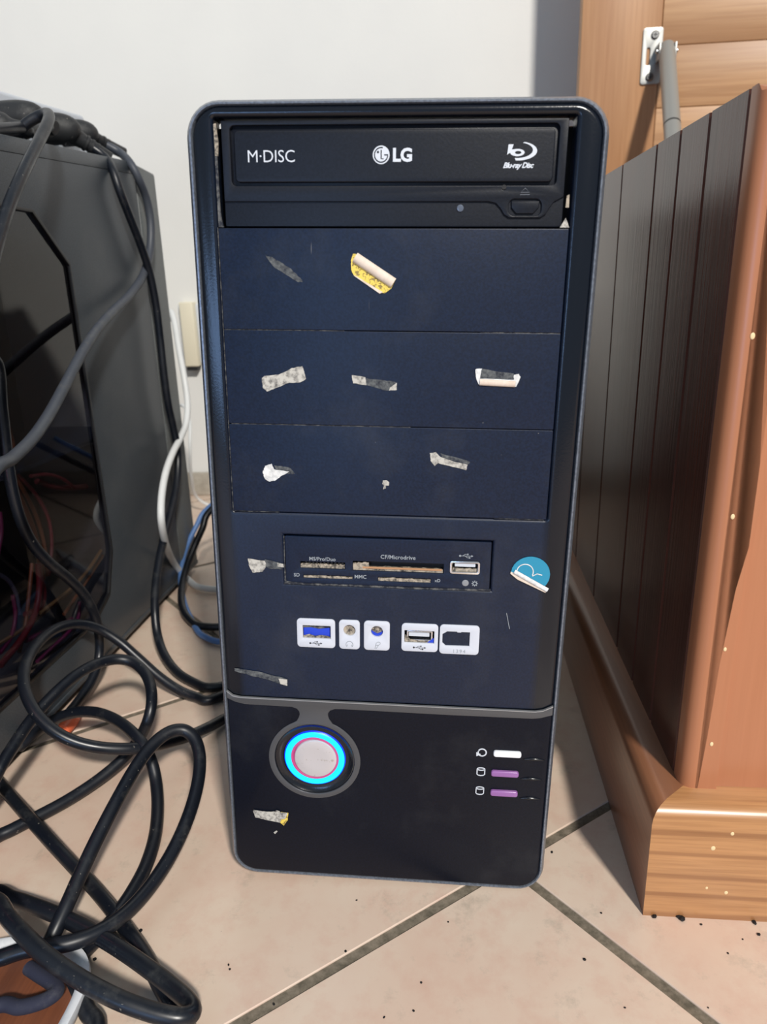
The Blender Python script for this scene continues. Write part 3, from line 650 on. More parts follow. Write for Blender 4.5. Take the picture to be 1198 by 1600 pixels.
patch('glue_mark', [(41, 285), (55, 283), (55.2, 280.6), (40.6, 280.8)], M['residue_faint'], None, -0.4, 0.1, 0.2)
flap('curled_edge', (40.4, 280.6), (56.0, 280.0), 2.8, 0.9, M['paper'], -1, s)
patch('sticker_remnant', [(-59.2, 235.6), (-57.8, 238.6), (-54.8, 239.6), (-53.6, 237.0), (-46.4, 236.0), (-50, 234.2), (-53.6, 231.6), (-56.4, 231.0), (-58.4, 232.6)], M['paperwhite'], 'small white torn paper scrap', jag=0.15)
patch('glue_mark', [(-53.6, 239.0), (-46, 238), (-44, 235.2), (-47, 235), (-53, 237)], M['residue_faint'], None, -0.4, 0.1, 0.2)
patch('sticker_remnant', [(19.2, 246.6), (22, 247.0), (24, 244.8), (30, 243), (36.6, 241.6), (36.0, 239.0), (28, 240.8), (23, 242.0), (21.6, 240.6), (19.6, 243)], M['residue'], 'thin torn white sliver', jag=0.12)
patch('glue_mark', [(24, 246.6), (37.6, 243.2), (37.2, 241.8), (25, 244.4)], M['residue_faint'], None, -0.4, 0.1, 0.2)
patch('sticker_remnant', [(-2.4, 233.0), (-0.6, 233.2), (0.6, 232.2), (0.4, 230.6), (-0.8, 230.8), (-1.0, 229.2), (-2.4, 228.8), (-1.8, 230.6), (-2.6, 231.4)], M['residue'], None, jag=0.1)
patch('sticker_remnant', [(-68.4, 191.8), (-60, 190.8), (-59.2, 188.8), (-61.2, 185.2), (-66.2, 184.6), (-67.8, 187.6)], M['residue'], 'torn paper patch beside the card reader', jag=0.15)
patch('glue_mark', [(-60, 191.6), (-52, 190.2), (-50.6, 188.6), (-52, 186.8), (-58, 187), (-60, 188)], M['residue_faint'], None, -0.4, 0.1, 0.2)
patch('sticker_remnant', [(-54, 190.0), (-51, 189.6), (-50.7, 188.0), (-53.6, 188.2)], M['residue'], None, jag=0.15)
# round teal sticker with lifted corner
tp = [(59.4, 189.6)] + [(68.6 + 9.3 * math.cos(math.radians(a)), 188.6 + 9.3 * math.sin(math.radians(a)) * 0.98) for a in range(160, -60, -12)]
s = patch('sticker_remnant', tp + [(74.0, 181.2), (66.5, 184.8), (62.2, 188.0)], M['teal'], 'round teal sticker with lifted lower edge', -0.6)
flap('lifted_edge', (60.2, 189.0), (76.6, 180.0), 2.3, 1.0, M['paperwhite'], 1, s)
plate('sticker_edge', [[(59.3, 189.8), (59.2, 188.8), (62.6, 186.0), (76.4, 179.6), (76.9, 181.2), (66.5, 185.6), (62.4, 188.6)]], -0.8, -0.4, M['paper'], tw)
stroke('sticker_drawing', [[(61.9 + 0.2, 189.2)] + [(66.0 + 3.9 * math.cos(math.radians(a)), 190.0 + 3.9 * math.sin(math.radians(a))) for a in range(170, -40, -15)], [(69.6, 188.0), (71.8, 189.2), (74.2, 188.6)]], 0.45, M['paperwhite'], s, -0.78, 0.06)
patch('glue_mark', [(-78.4, 131.4), (-66, 130), (-52, 126.6), (-50.8, 126.2), (-51.0, 122.4), (-54, 123), (-60, 125.4), (-70, 127.4), (-78, 129.6)], M['residue_faint'], None, -0.5, 0.1, 0.25)
patch('sticker_remnant', [(-55.4, 126.4), (-51.0, 126.0), (-51.0, 122.4), (-54.6, 123.4)], M['residue'], None, jag=0.15)
s = patch('sticker_remnant', [(-57.8, 37.2), (-55.6, 35.2), (-53.4, 38.8), (-52.8, 43.6), (-57, 43.9)], M['yellow'], 'worn yellow and white sticker scrap near the base')
patch('torn_paper', [(-72.5, 43.8), (-72, 44.6), (-66, 43.8), (-60, 44.2), (-59.6, 45.0), (-57.6, 44.8), (-57.5, 44.0), (-53.2, 43.8), (-54.6, 40.0), (-57, 39.4), (-57.6, 37.2), (-66, 38.6), (-71.4, 39.8)], M['residue'], None, -0.8, 0.2, 0.15)
patch('paper_speck', [(-61.6, 29.8), (-60, 31.2), (-59.4, 30.6), (-60.8, 28.8)], M['residue'], None, -0.2, 0.2)
stroke('scratch', [[(58.6, 168.0), (60.5, 159.6)]], 0.25, M['grey_ink'], tw, -0.3)

# ================================================================== WOODEN CHEST
ch = thing('storage_chest', 'large honey-brown wooden chest with raised lid and thick plinth, right of the black tower', 'chest', (0.1390, -0.0117, 0.0))
ch.rotation_euler = (0, 0, math.radians(-1.1))
DP = 0.70; PH = 0.0675; W = 0.95
def prof_rail(name, a, b, m, inward, flip=False):
    """plinth moulding: cross-section swept from a to b with mitred ends handled by caller"""
    pass
# plinth front and side: section with rounded top outer edge
def plinth(name, path, m):
    # path: list of (x,y) corners outer, inner offset pairs -> mitred prism
    bm = bmesh.new(); sec = [(0.0, 0.0), (0.0, PH - 0.009), (0.0006, PH - 0.0058), (0.0022, PH - 0.003), (0.0048, PH - 0.001), (0.009, PH), (0.026, PH - 0.001), (0.026, 0.0)]
    (A0, i0), (A1, i1) = path; L = []
    for o_, inn in ((Vector(A0), Vector(i0)), (Vector(A1), Vector(i1))):
        L.append([bm.verts.new((*(o_ + (inn - o_) * (s_[0] / 0.026)), s_[1])) for s_ in sec])
    n = len(sec)
    for k in range(n): bm.faces.new((L[0][k], L[0][(k + 1) % n], L[1][(k + 1) % n], L[1][k]))
    bm.faces.new(L[0][::-1]); bm.faces.new(L[1])
    return bm_obj(name, bm, m, ch, angle=0.5)
plinth('plinth_front', (((0.0, 0.0), (0.026, 0.026)), ((W, 0.0), (W - 0.026, 0.026))), M['wood_plinth'])
plinth('plinth_side', (((0.0, 0.0), (0.026, 0.026)), ((0.0, DP), (0.026, DP - 0.026))), M['wood_plinth_y'])
plinth('plinth_side', (((W, 0.0), (W - 0.026, 0.026)), ((W, DP), (W - 0.026, DP - 0.026))), M['wood_plinth_y'])
plinth('plinth_back', (((0.0, DP), (0.026, DP - 0.026)), ((W, DP), (W - 0.026, DP - 0.026))), M['wood_plinth'])
HB = 0.386
bx = 0.0185     # body outer face, from the plinth face
# side planks (local y joints)
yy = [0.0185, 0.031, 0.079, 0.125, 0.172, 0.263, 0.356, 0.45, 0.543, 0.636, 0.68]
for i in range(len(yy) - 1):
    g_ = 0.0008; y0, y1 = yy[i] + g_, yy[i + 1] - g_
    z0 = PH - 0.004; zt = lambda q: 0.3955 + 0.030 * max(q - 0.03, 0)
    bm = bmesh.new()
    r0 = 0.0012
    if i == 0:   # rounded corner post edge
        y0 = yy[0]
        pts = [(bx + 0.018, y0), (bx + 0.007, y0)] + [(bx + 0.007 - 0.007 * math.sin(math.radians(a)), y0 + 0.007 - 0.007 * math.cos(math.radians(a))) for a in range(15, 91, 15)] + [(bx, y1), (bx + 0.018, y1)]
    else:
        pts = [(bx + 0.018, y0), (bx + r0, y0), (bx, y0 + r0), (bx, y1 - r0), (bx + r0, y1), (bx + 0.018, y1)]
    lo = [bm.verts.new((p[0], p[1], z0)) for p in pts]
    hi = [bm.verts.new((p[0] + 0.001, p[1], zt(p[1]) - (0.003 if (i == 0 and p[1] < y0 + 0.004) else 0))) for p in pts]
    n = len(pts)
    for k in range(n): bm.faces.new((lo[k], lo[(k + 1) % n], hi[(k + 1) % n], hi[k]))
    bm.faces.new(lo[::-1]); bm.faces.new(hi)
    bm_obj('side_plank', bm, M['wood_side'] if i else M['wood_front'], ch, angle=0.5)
obox('side_liner', (bx + 0.017, 0.03, 0.06), (bx + 0.022, 0.68, 0.385), M['wood_side'], ch)
# front: stile, sunken panel with curved edge
FY = 0.0185
fp = thing  # (alias unused)
edge = [(0.0285, PH - 0.002), (0.0290, 0.10), (0.0305, 0.14), (0.0335, 0.18), (0.0390, 0.215), (0.0455, 0.25), (0.052, 0.29), (0.055, 0.33), (0.056, 0.355)]
bm = bmesh.new()
outl2 = [(bx + 0.006, PH - 0.004)] + edge + [(W - 0.05, 0.355), (W - 0.05, 0.388), (bx + 0.006, 0.388)]
def prism_xz(bm, pts, y0, y1, bev=0.0):
    f = [bm.verts.new((p[0], y0, p[1])) for p in pts]; b = [bm.verts.new((p[0], y1, p[1])) for p in pts]; n = len(pts)
    ff = bm.faces.new(f[::-1]); bm.faces.new(b)
    for k in range(n): bm.faces.new((f[k], f[(k + 1) % n], b[(k + 1) % n], b[k]))
    if bev: bmesh.ops.bevel(bm, geom=list(ff.edges), offset=bev, segments=3, affect='EDGES')
prism_xz(bm, outl2, FY, FY + 0.02, 0.0014); bm_obj('front_stile', bm, M['wood_front'], ch, angle=0.5, flat=True)
obox('front_panel_board', (0.024, FY + 0.0028, PH - 0.003), (W - 0.03, FY + 0.018, 0.37), M['wood_front'], ch)
obox('front_stile', (W - 0.07, FY, PH - 0.004), (W - 0.02, FY + 0.02, 0.388), M['wood_front'], ch, 0.001)
obox('side_wall', (W - 0.04, 0.02, PH - 0.004), (W - 0.0185, 0.68, 0.40), M['wood_side'], ch, 0.001)
obox('back_wall', (0.02, 0.665, PH - 0.004), (W - 0.02, 0.683, 0.41), M['wood_x'], ch, 0.001)
obox('floor_board', (0.03, 0.03, 0.05), (W - 0.03, 0.67, 0.062), M['wood_x'], ch)
obox('inner_divider', (0.128, 0.035, 0.06), (0.138, 0.66, 0.37), M['wood_x'], ch)
chips = [(1175, 525, 2.2), (1144, 807, 2.0), (1132, 1014, 1.7), (1111, 1162, 1.9)]
MI = ch.matrix_basis.inverted() if False else (Matrix.Translation(ch.location) @ ch.rotation_euler.to_matrix().to_4x4()).inverted()
for u, v, r in chips:
    p = MI @ ony(u, v, 0.0065); bm = bmesh.new(); rr = bmesh.ops.create_icosphere(bm, subdivisions=2, radius=0.0009 * r * 0.6)
    for q in rr['verts']: q.co = Vector((q.co.x * 0.9, q.co.y * 0.25, q.co.z * 1.3)) + Vector((p.x, FY - 0.0001, p.z))
    bm_obj('wood_chip', bm, M['chip'], ch, smooth=True)
for u, v, r in [(1144, 1303, 1.6), (1114, 1326, 2.0), (1134, 1395, 1.6), (1104, 1388, 1.2)]:
    p = MI @ ony(u, v, -0.0125); bm = bmesh.new(); rr = bmesh.ops.create_icosphere(bm, subdivisions=2, radius=0.0006 * r)
    for q in rr['verts']: q.co = Vector((q.co.x, q.co.y * 0.2, q.co.z * 1.2)) + Vector((p.x, 0.0, p.z))
    bm_obj('wood_chip', bm, M['chip'], ch, smooth=True)
# raised lid (local y ~ .69), built upright
LY = 0.68 - ch.location.y
c0 = MI @ Vector((0.2035, 0.68, 0.42)); LX = c0.x; LY = c0.y
sx1 = (MI @ Vector((0.297, 0.68, 0.5))).x
lid = obox('lid', (LX + 0.002, LY + 0.006, 0.405), (W - 0.02, LY + 0.022, 0.98), M['wood_x'], ch, 0.001)
obox('lid_stile', (LX, LY, 0.405), (sx1 - 0.0004, LY + 0.02, 0.985), M['wood_z'], lid, 0.0008)
zs = [0.405, 0.470, 0.5253, 0.5915, 0.66, 0.70, 0.79, 0.88, 0.985]
for i in range(len(zs) - 1):
    obox('lid_board', (sx1 + 0.0004, LY + 0.0004 * (i % 2), zs[i] + 0.0003), (W - 0.1, LY + 0.02, zs[i + 1] - 0.0003), M['wood_x'], lid, 0.0006)
obox('lid_stile', (W - 0.1, LY, 0.405), (W - 0.02, LY + 0.02, 0.985), M['wood_z'], lid, 0.001)
# stay bracket and gas strut
br = thing('lid_bracket', None, None, (0, 0, 0)); 
for k_ in list(br.keys()): del br[k_]
br.parent = ch
b0 = MI @ Vector((0.2755, 0.68, 0.551)); b1 = MI @ Vector((0.2985, 0.68, 0.6105)); mmx = b0.x * 1000; 
bpl = plate('bracket_plate', [rrect(b0.x * 1000, 551, b1.x * 1000, 610.5, 3.0, 4), rrect(b0.x * 1000 + 5.2, 571, b0.x * 1000 + 9.4, 590, 2.0, 4)], (LY - 0.0022) * 1000, LY * 1000, M['steel'], br, 0.4, 2)
def screw(x, z, y):
    sc_ = cyl('screw', (x, y - 0.0022, z), (x, y + 0.001, z), 0.0046, M['screw'], bpl, 20, 0.001)
    obox('screw_slot', (x - 0.0026, y - 0.0024, z - 0.0004), (x + 0.0026, y - 0.0021, z + 0.0004), M['dark'], bpl)
    obox('screw_slot', (x - 0.0004, y - 0.0024, z - 0.0026), (x + 0.0004, y - 0.0021, z + 0.0026), M['dark'], bpl)
xc = (b0.x + b1.x) / 2
screw(xc + 0.002, 0.6025, LY - 0.0022); screw(xc - 0.001, 0.5585, LY - 0.0022)
S0 = MI @ Vector((0.3005, 0.664, 0.584)); S1 = MI @ Vector((0.2905, 0.58, 0.482)); dS = S1 - S0
E1 = S0 + dS * 2.35
for s_ in (-1, 1):
    obox('bracket_ear', (S0.x + s_ * 0.009 - 0.0012, S0.y - 0.006, S0.z - 0.012), (S0.x + s_ * 0.009 + 0.0012, LY, S0.z + 0.006), M['steel'], bpl, 0.0006)
cyl('pivot_pin', S0 + Vector((-0.0125, 0, -0.002)), S0 + Vector((0.0125, 0, -0.002)), 0.0028, M['rodsteel'], bpl, 16, 0.0006)
st = cyl('stay_tube', S0 - dS * 0.03, S0 + dS * 1.45, 0.0092, M['strut'], br, 28, 0.0012)
cyl('stay_rod', S0 + dS * 1.4, E1, 0.0045, M['rodsteel'], st, 20)
cyl('stay_band', S0 + dS * 0.93, S0 + dS * 0.945, 0.0093, M['dark'], st, 28)
cyl('stay_end', E1, E1 + dS.normalized() * 0.02, 0.008, M['strut'], st, 20, 0.001)

# ================================================================== OLD PC CASE (left)
PA = math.radians(-1.42)
pc = thing('computer_case', 'old black computer case with an angular side window showing coloured wires', 'computer', (-0.2772, 0.0, 0.0))
pc.rotation_euler = (0, 0, PA)
PI_ = (Matrix.Translation(pc.location) @ pc.rotation_euler.to_matrix().to_4x4()).inverted()
PW_ = 0.19; YF = -0.06; YR = 0.43; YB = 0.480
ztp = lambda y: 0.4332 + (y - 0.21) * 0.073
zs_ = lambda y: ztp(y) - 0.0113
def pcquad(name, pts, m, parent=pc, th=0.0):
    bm = bmesh.new(); hexa(bm, pts); return bm_obj(name, bm, m, parent)
# side panel with polygon hole, made in y-z plane
wy = [(-0.02, 0.048), (0.230, 0.048), (0.262, 0.062), (0.279, 0.10), (0.2795, 0.3497), (0.2365, 0.3868), (-0.02, 0.3868)]
def plate_yz(name, loops, x0, x1, m, parent, bevel=0.0):
    o = plate(name, [[(a * 1000, b * 1000) for a, b in lp] for lp in loops], 0, (x1 - x0) * 1000, m, parent, bevel * 1000)
    for v in o.data.vertices:
        a, b, c = v.co; v.co = Vector((x1 - b, a, c))
    o.data.update(); o.data.flip_normals() if False else None
    bm = bmesh.new(); bm.from_mesh(o.data); bmesh.ops.recalc_face_normals(bm, faces=bm.faces); bm.to_mesh(o.data); bm.free()
    return o
plate_yz('side_panel', [[(YF, 0.012), (YR, 0.012), (YR, zs_(YR)), (YF, zs_(YF))], wy], -0.0015, 0.0, M['pcsteel'], pc, 0.0004)
win = plate_yz('side_window', [[(a + (0.006 if a > 0.2 else -0.006) * 1, b) for a, b in wy]], -0.0028, -0.0018, M['acrylic'], pc)
cc = Vector((0.13, 0.22)); 
inn = [tuple(cc + (Vector(p) - cc) * 0.985) for p in wy]
plate_yz('window_gasket', [wy, inn], -0.001, 0.0012, M['gasket'], pc, 0.0003)
# top, rear, front, bottom, far side
bm = bmesh.new(); hexa(bm, [(-PW_, YF, zs_(YF)), (0.0005, YF, zs_(YF)), (0.0005, YR + 0.0, zs_(YR)), (-PW_, YR, zs_(YR)), (-PW_, YF, ztp(YF)), (-0.001, YF, ztp(YF)), (-0.001, YR, ztp(YR)), (-PW_, YR, ztp(YR))], 0.0008)
bm_obj('top_cover', bm, M['pcsteel'], pc, angle=0.5, flat=True)
bm = bmesh.new(); hexa(bm, [(-PW_, YR + 0.0003, 0.012), (0.001, YR + 0.0003, 0.012), (0.001, YB, 0.012), (-PW_, YB, 0.012), (-PW_, YR + 0.0003, ztp(YR)), (0.001, YR + 0.0003, ztp(YR) - 0.001), (0.001, YB, ztp(YR) - 0.004), (-PW_, YB, ztp(YR) - 0.004)], 0.003)
bm_obj('rear_frame', bm, M['pcrear'], pc, angle=0.5, flat=True)
obox('base_pan', (-PW_, YF, 0.008), (0.0008, YB, 0.013), M['pcsteel'], pc, 0.0008)
obox('far_side', (-PW_, YF, 0.012), (-PW_ + 0.0015, YR, 0.40), M['pcsteel'], pc)
obox('front_bezel', (-PW_ - 0.002, YF - 0.03, 0.004), (0.002, YF, 0.408), M['pcsteel'], pc, 0.004)
obox('board_tray', (-0.165, YF, 0.013), (-0.162, YR, 0.40), mat('board_dark', (0.02, 0.025, 0.03), 0.5), pc)
obox('inner_drive_cage', (-0.15, 0.02, 0.30), (-0.02, 0.20, 0.36), mat('cage_grey', (0.16, 0.16, 0.16), 0.4, metal=0.5), pc, 0.001)
obox('expansion_board', (-0.13, 0.10, 0.19), (-0.03, 0.40, 0.193), mat('card_dark', (0.02, 0.03, 0.05), 0.5), pc)
for fy in (0.0, 0.44): obox('case_foot', (-0.03, fy - 0.02, 0.0), (-0.004, fy + 0.02, 0.009), M['dark'], pc, 0.002)
led = bpy.data.lights.new('case_led', 'POINT'); led.energy = 0.07; led.color = (1.0, 0.30, 0.32); led.shadow_soft_size = 0.004
lo_ = bpy.data.objects.new('case_led', led); COL.objects.link(lo_); lo_.parent = pc; lo_.location = (-0.012, -0.01, 0.20)
obox('indicator_lamp', (-0.016, -0.055, 0.196), (-0.008, -0.02, 0.204), mat('lamp_red', (0.5, 0.05, 0.05), 0.4, emis=(1.0, 0.2, 0.2), estr=2.0), pc, 0.001)
# coloured wires behind the window
wires = [('wire_orange', [(16, 750), (35, 785), (52, 825), (62, 865), (66, 905)], -0.05), ('wire_orange', [(22, 742), (44, 775), (64, 820), (72, 860), (74, 900)], -0.055),
         ('wire_red', [(24, 738), (56, 768), (80, 808), (84, 850), (76, 900)], -0.06), ('wire_red', [(48, 744), (72, 738), (100, 746), (116, 762)], -0.05),
         ('wire_red', [(58, 752), (80, 762), (112, 764), (134, 760)], -0.06), ('wire_yellow', [(158, 860), (140, 890), (118, 915), (92, 935), (62, 958)], -0.045), ('wire_orange', [(160, 868), (138, 905), (120, 930), (100, 960)], -0.05),
         ('wire_yellow', [(120, 915), (90, 940), (60, 965), (20, 995), (-10, 1010)], -0.05), ('wire_red', [(60, 880), (64, 920), (58, 960), (36, 1000), (0, 1040)], -0.045), ('wire_orange', [(50, 880), (44, 930), (42, 980), (30, 1020)], -0.05),
         ('wire_magenta', [(124, 940), (128, 965), (110, 985), (84, 1010), (58, 1034)], -0.04), ('wire_magenta', [(0, 800), (6, 830), (-4, 870)], -0.04), ('wire_magenta', [(112, 968), (90, 985), (40, 1000)], -0.05),
         ('wire_red', [(0, 600), (6, 650), (10, 700), (22, 740)], -0.05), ('wire_orange', [(4, 612), (12, 668), (22, 700)], -0.06), ('wire_grey', [(-5, 895), (15, 905), (28, 925), (30, 960)], -0.05),
         ('wire_red', [(62, 900), (72, 930), (66, 955), (40, 960)], -0.05), ('wire_magenta', [(20, 930), (28, 960), (20, 1000), (0, 1020)], -0.05)]
for i, (mn, P, dx) in enumerate(wires):
    Q = []
    for u, v in P: Q.append(PI_ @ onx(u, v, -0.2785 + (dx + 0.04) * 0.8 - 0.012))
    tube('wire_bundle' if i % 4 == 0 else 'wire', Q, 0.0016 if i % 4 else 0.0026, M[mn], pc, 8, 5)

# ---- power strip lying on the case top
psX = -0.325
q0 = onx(143, 183, psX)
ps = thing('power_strip', 'white power strip lying on top of the old black computer case', 'power strip', (psX, 0.46, 0.452))
ps.rotation_euler = (math.radians(4.2), 0, PA)
obox('strip_body', (-0.045, -0.36, -0.006), (0.0, 0.008, 0.047), M['stripwhite'], ps, 0.004, 3)
for k in range(4):
    yk = -0.045 - k * 0.06
    cyl('socket_well', (0.001, yk, 0.022), (-0.006, yk, 0.022), 0.019, M['stripwhite'], ps, 28, 0.001)
obox('strip_foot', (-0.04, -0.34, -0.010), (-0.006, -0.01, -0.005), M['dark'], ps)
def plug(label, u, v, x, rad, dirn, cordP, r=0.004, m='cable', sleeve=0.02, extra=None):
    """plug pushed into the strip with its cord"""
    c = onx(u, v, x)
    t = thing('power_cable', label, 'cable', c)
    d = Vector(dirn).normalized()
    P = [c - Vector((0.022, 0, 0)), c - Vector((0.018, 0, 0)), c - Vector((0.004, 0, 0)), c + Vector((0.002, 0, 0)) + d * 0.004, c + d * 0.012, c + d * 0.02]
    R = [rad * 0.92, rad, rad, rad * 0.92, rad * 0.62, rad * 0.5]
    cum = catmull([Vector((r_, 0, 0)) for r_ in R], 5); R = [max(0.001, q_.x) for q_ in cum]; P = catmull(P, 5); nR = len(R) - 1
    bm = bmesh.new(); tube_bm(bm, [p - c for p in P], lambda tt: R[min(nR, round(tt * nR))], 24); bm_obj('plug_body', bm, M['plug'], t, angle=0.8)
    P2 = [c + d * 0.014, c + d * 0.024, c + d * (0.024 + sleeve)]
    bm = bmesh.new(); tube_bm(bm, [p - c for p in P2], lambda tt: rad * 0.5 - (rad * 0.5 - r * 1.35) * tt, 18)
    for k in range(4):
        a_ = c + d * (0.02 + sleeve * k / 4); tube_bm(bm, [a_ - c, a_ + d * 0.0022 - c], rad * 0.56 - 0.0006 * k, 18)
    bm_obj('strain_relief', bm, M['plug'], t, angle=0.8)
    pts = [c + d * 0.02, c + d * (0.026 + sleeve)] + cordP
    tube('cord', [p - c for p in pts], r, M[m], t, 14, 7)
    return t
X = lambda u, v, x: onx(u, v, x)
Z = lambda u, v, z: onz(u, v, z)
WV = lambda *a: Vector(a)
# cord B: long one down the rear edge and onto the floor to the tower
Bp = [X(172, 262, -.262), X(187, 297, -.258), X(203, 340, -.256), X(219, 380, -.255), X(235, 422, -.254), X(243, 468, -.254), X(250, 520, -.254), X(255, 575, -.254), X(261, 630, -.254), X(272, 672, -.254), X(280, 705, -.254), X(279, 748, -.252), X(270, 790, -.25),
      X(258, 832, -.248), X(248, 872, -.245), X(242, 915, -.240), X(241, 955, -.232), Z(244, 992, .018), Z(255, 1026, .010), Z(275, 1053, .006), Z(303, 1069, .005), Z(330, 1075, .0045), Z(352, 1078, .0045), WV(-.112, .26, .0045), WV(-.106, .36, .0045), WV(-.09, .5, .0045)]
plug('black power cord hanging down the rear edge of the old case to the floor', 98, 201, -.303, 0.0130, (0.7, 0.55, -0.50), Bp)
Cp = [X(200, 252, -.262), X(217, 276, -.259), X(229, 306, -.258), X(236, 340, -.258), X(237, 372, -.258), X(233, 402, -.259), X(226, 434, -.259), X(203, 464, -.258), X(172, 488, -.256), X(146, 518, -.252), X(122, 562, -.248), X(100, 605, -.243), X(76, 652, -.238), X(50, 690, -.232), X(20, 717, -.226), X(-15, 742, -.22), X(-60, 790, -.215), WV(-.235, -.06, .07), WV(-.27, -.17, .0045), WV(-.36, -.26, .0045)]
plug('dusty grey power cord looping from the strip and crossing the case side leftward', 128, 207, -.306, 0.0115, (0.55, 0.75, -0.30), Cp, m='cablegrey')
Ap = [X(20, 203, -.285), X(45, 192, -.277), X(66, 178, -.266), X(80, 172, -.256), X(77, 190, -.250), X(66, 210, -.246), X(48, 245, -.243), X(30, 282, -.24), X(13, 322, -.238), X(0, 362, -.236), X(-18, 430, -.232), X(-40, 540, -.23), WV(-.232, -.02, .14), WV(-.25, -.14, .013), WV(-.33, -.24, .0045)]
plug('black power cord arching over the case top and hanging at the left edge', -6, 200, -.305, 0.012, (0.9, 0.2, -0.05), Ap, sleeve=0.004)
Gp = [X(84, 196, -.278), X(60, 205, -.280), X(30, 212, -.283), X(-20, 214, -.285)]
plug('black round-backed plug in the middle of the white power strip', 42, 186, -.305, 0.0140, (0.9, -0.1, -0.3), [X(30, 196, -.282), X(0, 203, -.281), X(-40, 206, -.281)], sleeve=0.002)

# ================================================================== LOOSE CABLES
def cable(label, P, r=0.004, m='cable', cat='cable', name='cable', sub=7):
    P = [Vector(p) for p in P]; c = P[0].copy(); c.z = max(0, min(p.z for p in P) - r)
    o = tube(name, [p - c for p in P], r, M[m], None, 14, sub); o.location = c
    return tag(o, label, cat)
def ZP(L): return [Z(*q) for q in L]
cable('black cable snaking down the window of the old case to the orange plug',
      [WV(-.33, -.29, .0045), WV(-.262, -.15, .06), WV(-.257, -.05, .20), X(-30, 480, -.262), X(-6, 560, -.262), X(3, 640, -.262), X(10, 710, -.262), X(17, 765, -.262), X(32, 818, -.262), X(50, 853, -.261), X(76, 882, -.26), X(108, 902, -.26), X(136, 930, -.258), X(152, 965, -.256), Z(158, 1005, .035), Z(155, 1040, .022), Z(143, 1068, .012), Z(118, 1102, .006), Z(106, 1116, .005)])
cable('black cable in a wide ring against the old case, both ends behind the tower',
      [WV(-.10, .48, .0045), WV(-.108, .30, .0045), Z(352, 1094, .0045)] + ZP([(330, 1094, .0045), (307, 1091, .0045), (280, 1080, .008), (248, 1060, .018), (216, 1027, .034), (187, 1001, .048), (152, 978, .062), (117, 971, .072), (82, 980, .078), (53, 1007, .080), (37, 1039, .078), (34, 1068, .073), (44, 1097, .066),
      (61, 1124, .058), (88, 1147, .050), (117, 1161.5, .043), (158, 1170, .037), (204, 1172, .032), (248, 1165, .026), (292, 1153, .018), (321, 1139, .010), (346, 1125, .0055), (354, 1121, .0045)]) + [WV(-.108, .205, .0045), WV(-.100, .34, .013)])
cable('black cable arching high beside the old case then running left over the tiles',
      [WV(-.36, -.22, .0045), WV(-.27, -.12, .006)] + ZP([(-50, 1290, .02), (-20, 1232, .035), (0, 1199.5, .042), (23, 1161.5, .048), (43, 1131, .052), (63, 1107, .056), (88, 1080, .062), (117, 1054, .066), (146, 1037, .066), (181, 1027, .063), (204.5, 1031, .060), (224, 1044, .056), (236, 1065, .052), (239, 1094, .046), (234, 1122, .040), (222, 1148, .022),
      (204, 1176, .014), (175, 1202.5, .009), (140, 1229, .006), (102, 1254, .0045), (58, 1276, .0045), (17, 1297, .0045), (-15, 1314, .0045), (-60, 1340, .0045)]) + [WV(-.27, -.10, .0045), WV(-.34, -.18, .0045)])
cable('black cable arching low over the orange plug and sweeping down to the lower coil',
      ZP([(30, 1168, .006), (52, 1147, .014), (79, 1127, .026), (99, 1117, .032), (126, 1110, .037), (155, 1112, .038), (181, 1123, .037), (205, 1141, .035), (225, 1162, .034), (238, 1188, .024), (245, 1222, .012), (248, 1262, .006), (244, 1310, .0045), (230, 1354, .0045), (205, 1399, .0045), (181, 1432, .0045), (155, 1464, .0045), (128, 1490, .0045), (112, 1506, .0045)]))
cable('black cable making the tall upright loop nearest the black tower',
      ZP([(68, 1490, .0045), (81, 1465, .013), (101, 1424.5, .018), (121.5, 1374, .024), (142, 1330, .030), (165, 1283, .037), (189, 1239, .043), (209, 1202, .048), (229, 1172, .052), (250, 1151, .055), (270, 1139, .056), (290, 1138, .054), (306, 1151, .050), (314, 1178, .043), (312, 1212, .036), (304, 1252, .029),
      (287, 1296, .023), (267, 1340, .018), (243, 1374, .015), (216, 1411, .0145), (186, 1438, .015), (150, 1461, .016), (111, 1475, .0175), (77, 1479, .018), (40, 1482, .017), (10, 1493, .016), (-20, 1508, .015), (-60, 1530, .012)]) + [WV(-.25, -.16, .0045), WV(-.31, -.26, .0045)])
cable('black cable running diagonally across the tiles from the left edge to the lower fold',
      [WV(-.40, -.14, .0045), WV(-.31, -.11, .0045), WV(-.272, -.03, .0045)] + ZP([(-52, 1166, .0045), (-34, 1186, .0045), (-17, 1205, .0045), (0, 1225, .0045), (20, 1249, .0045), (51, 1284, .012), (84, 1321, .009), (118, 1357, .0045), (148.5, 1388, .0045), (176, 1422, .0045), (199, 1453, .0045), (219, 1482, .0045), (238, 1512, .0045), (250, 1540, .0045), (262, 1562, .0045), (278, 1582, .0045), (296, 1612, .0045), (300, 1650, .0045)]) + [WV(-.10, -.17, .0045), WV(-.15, -.27, .0045), WV(-.25, -.33, .0045)])
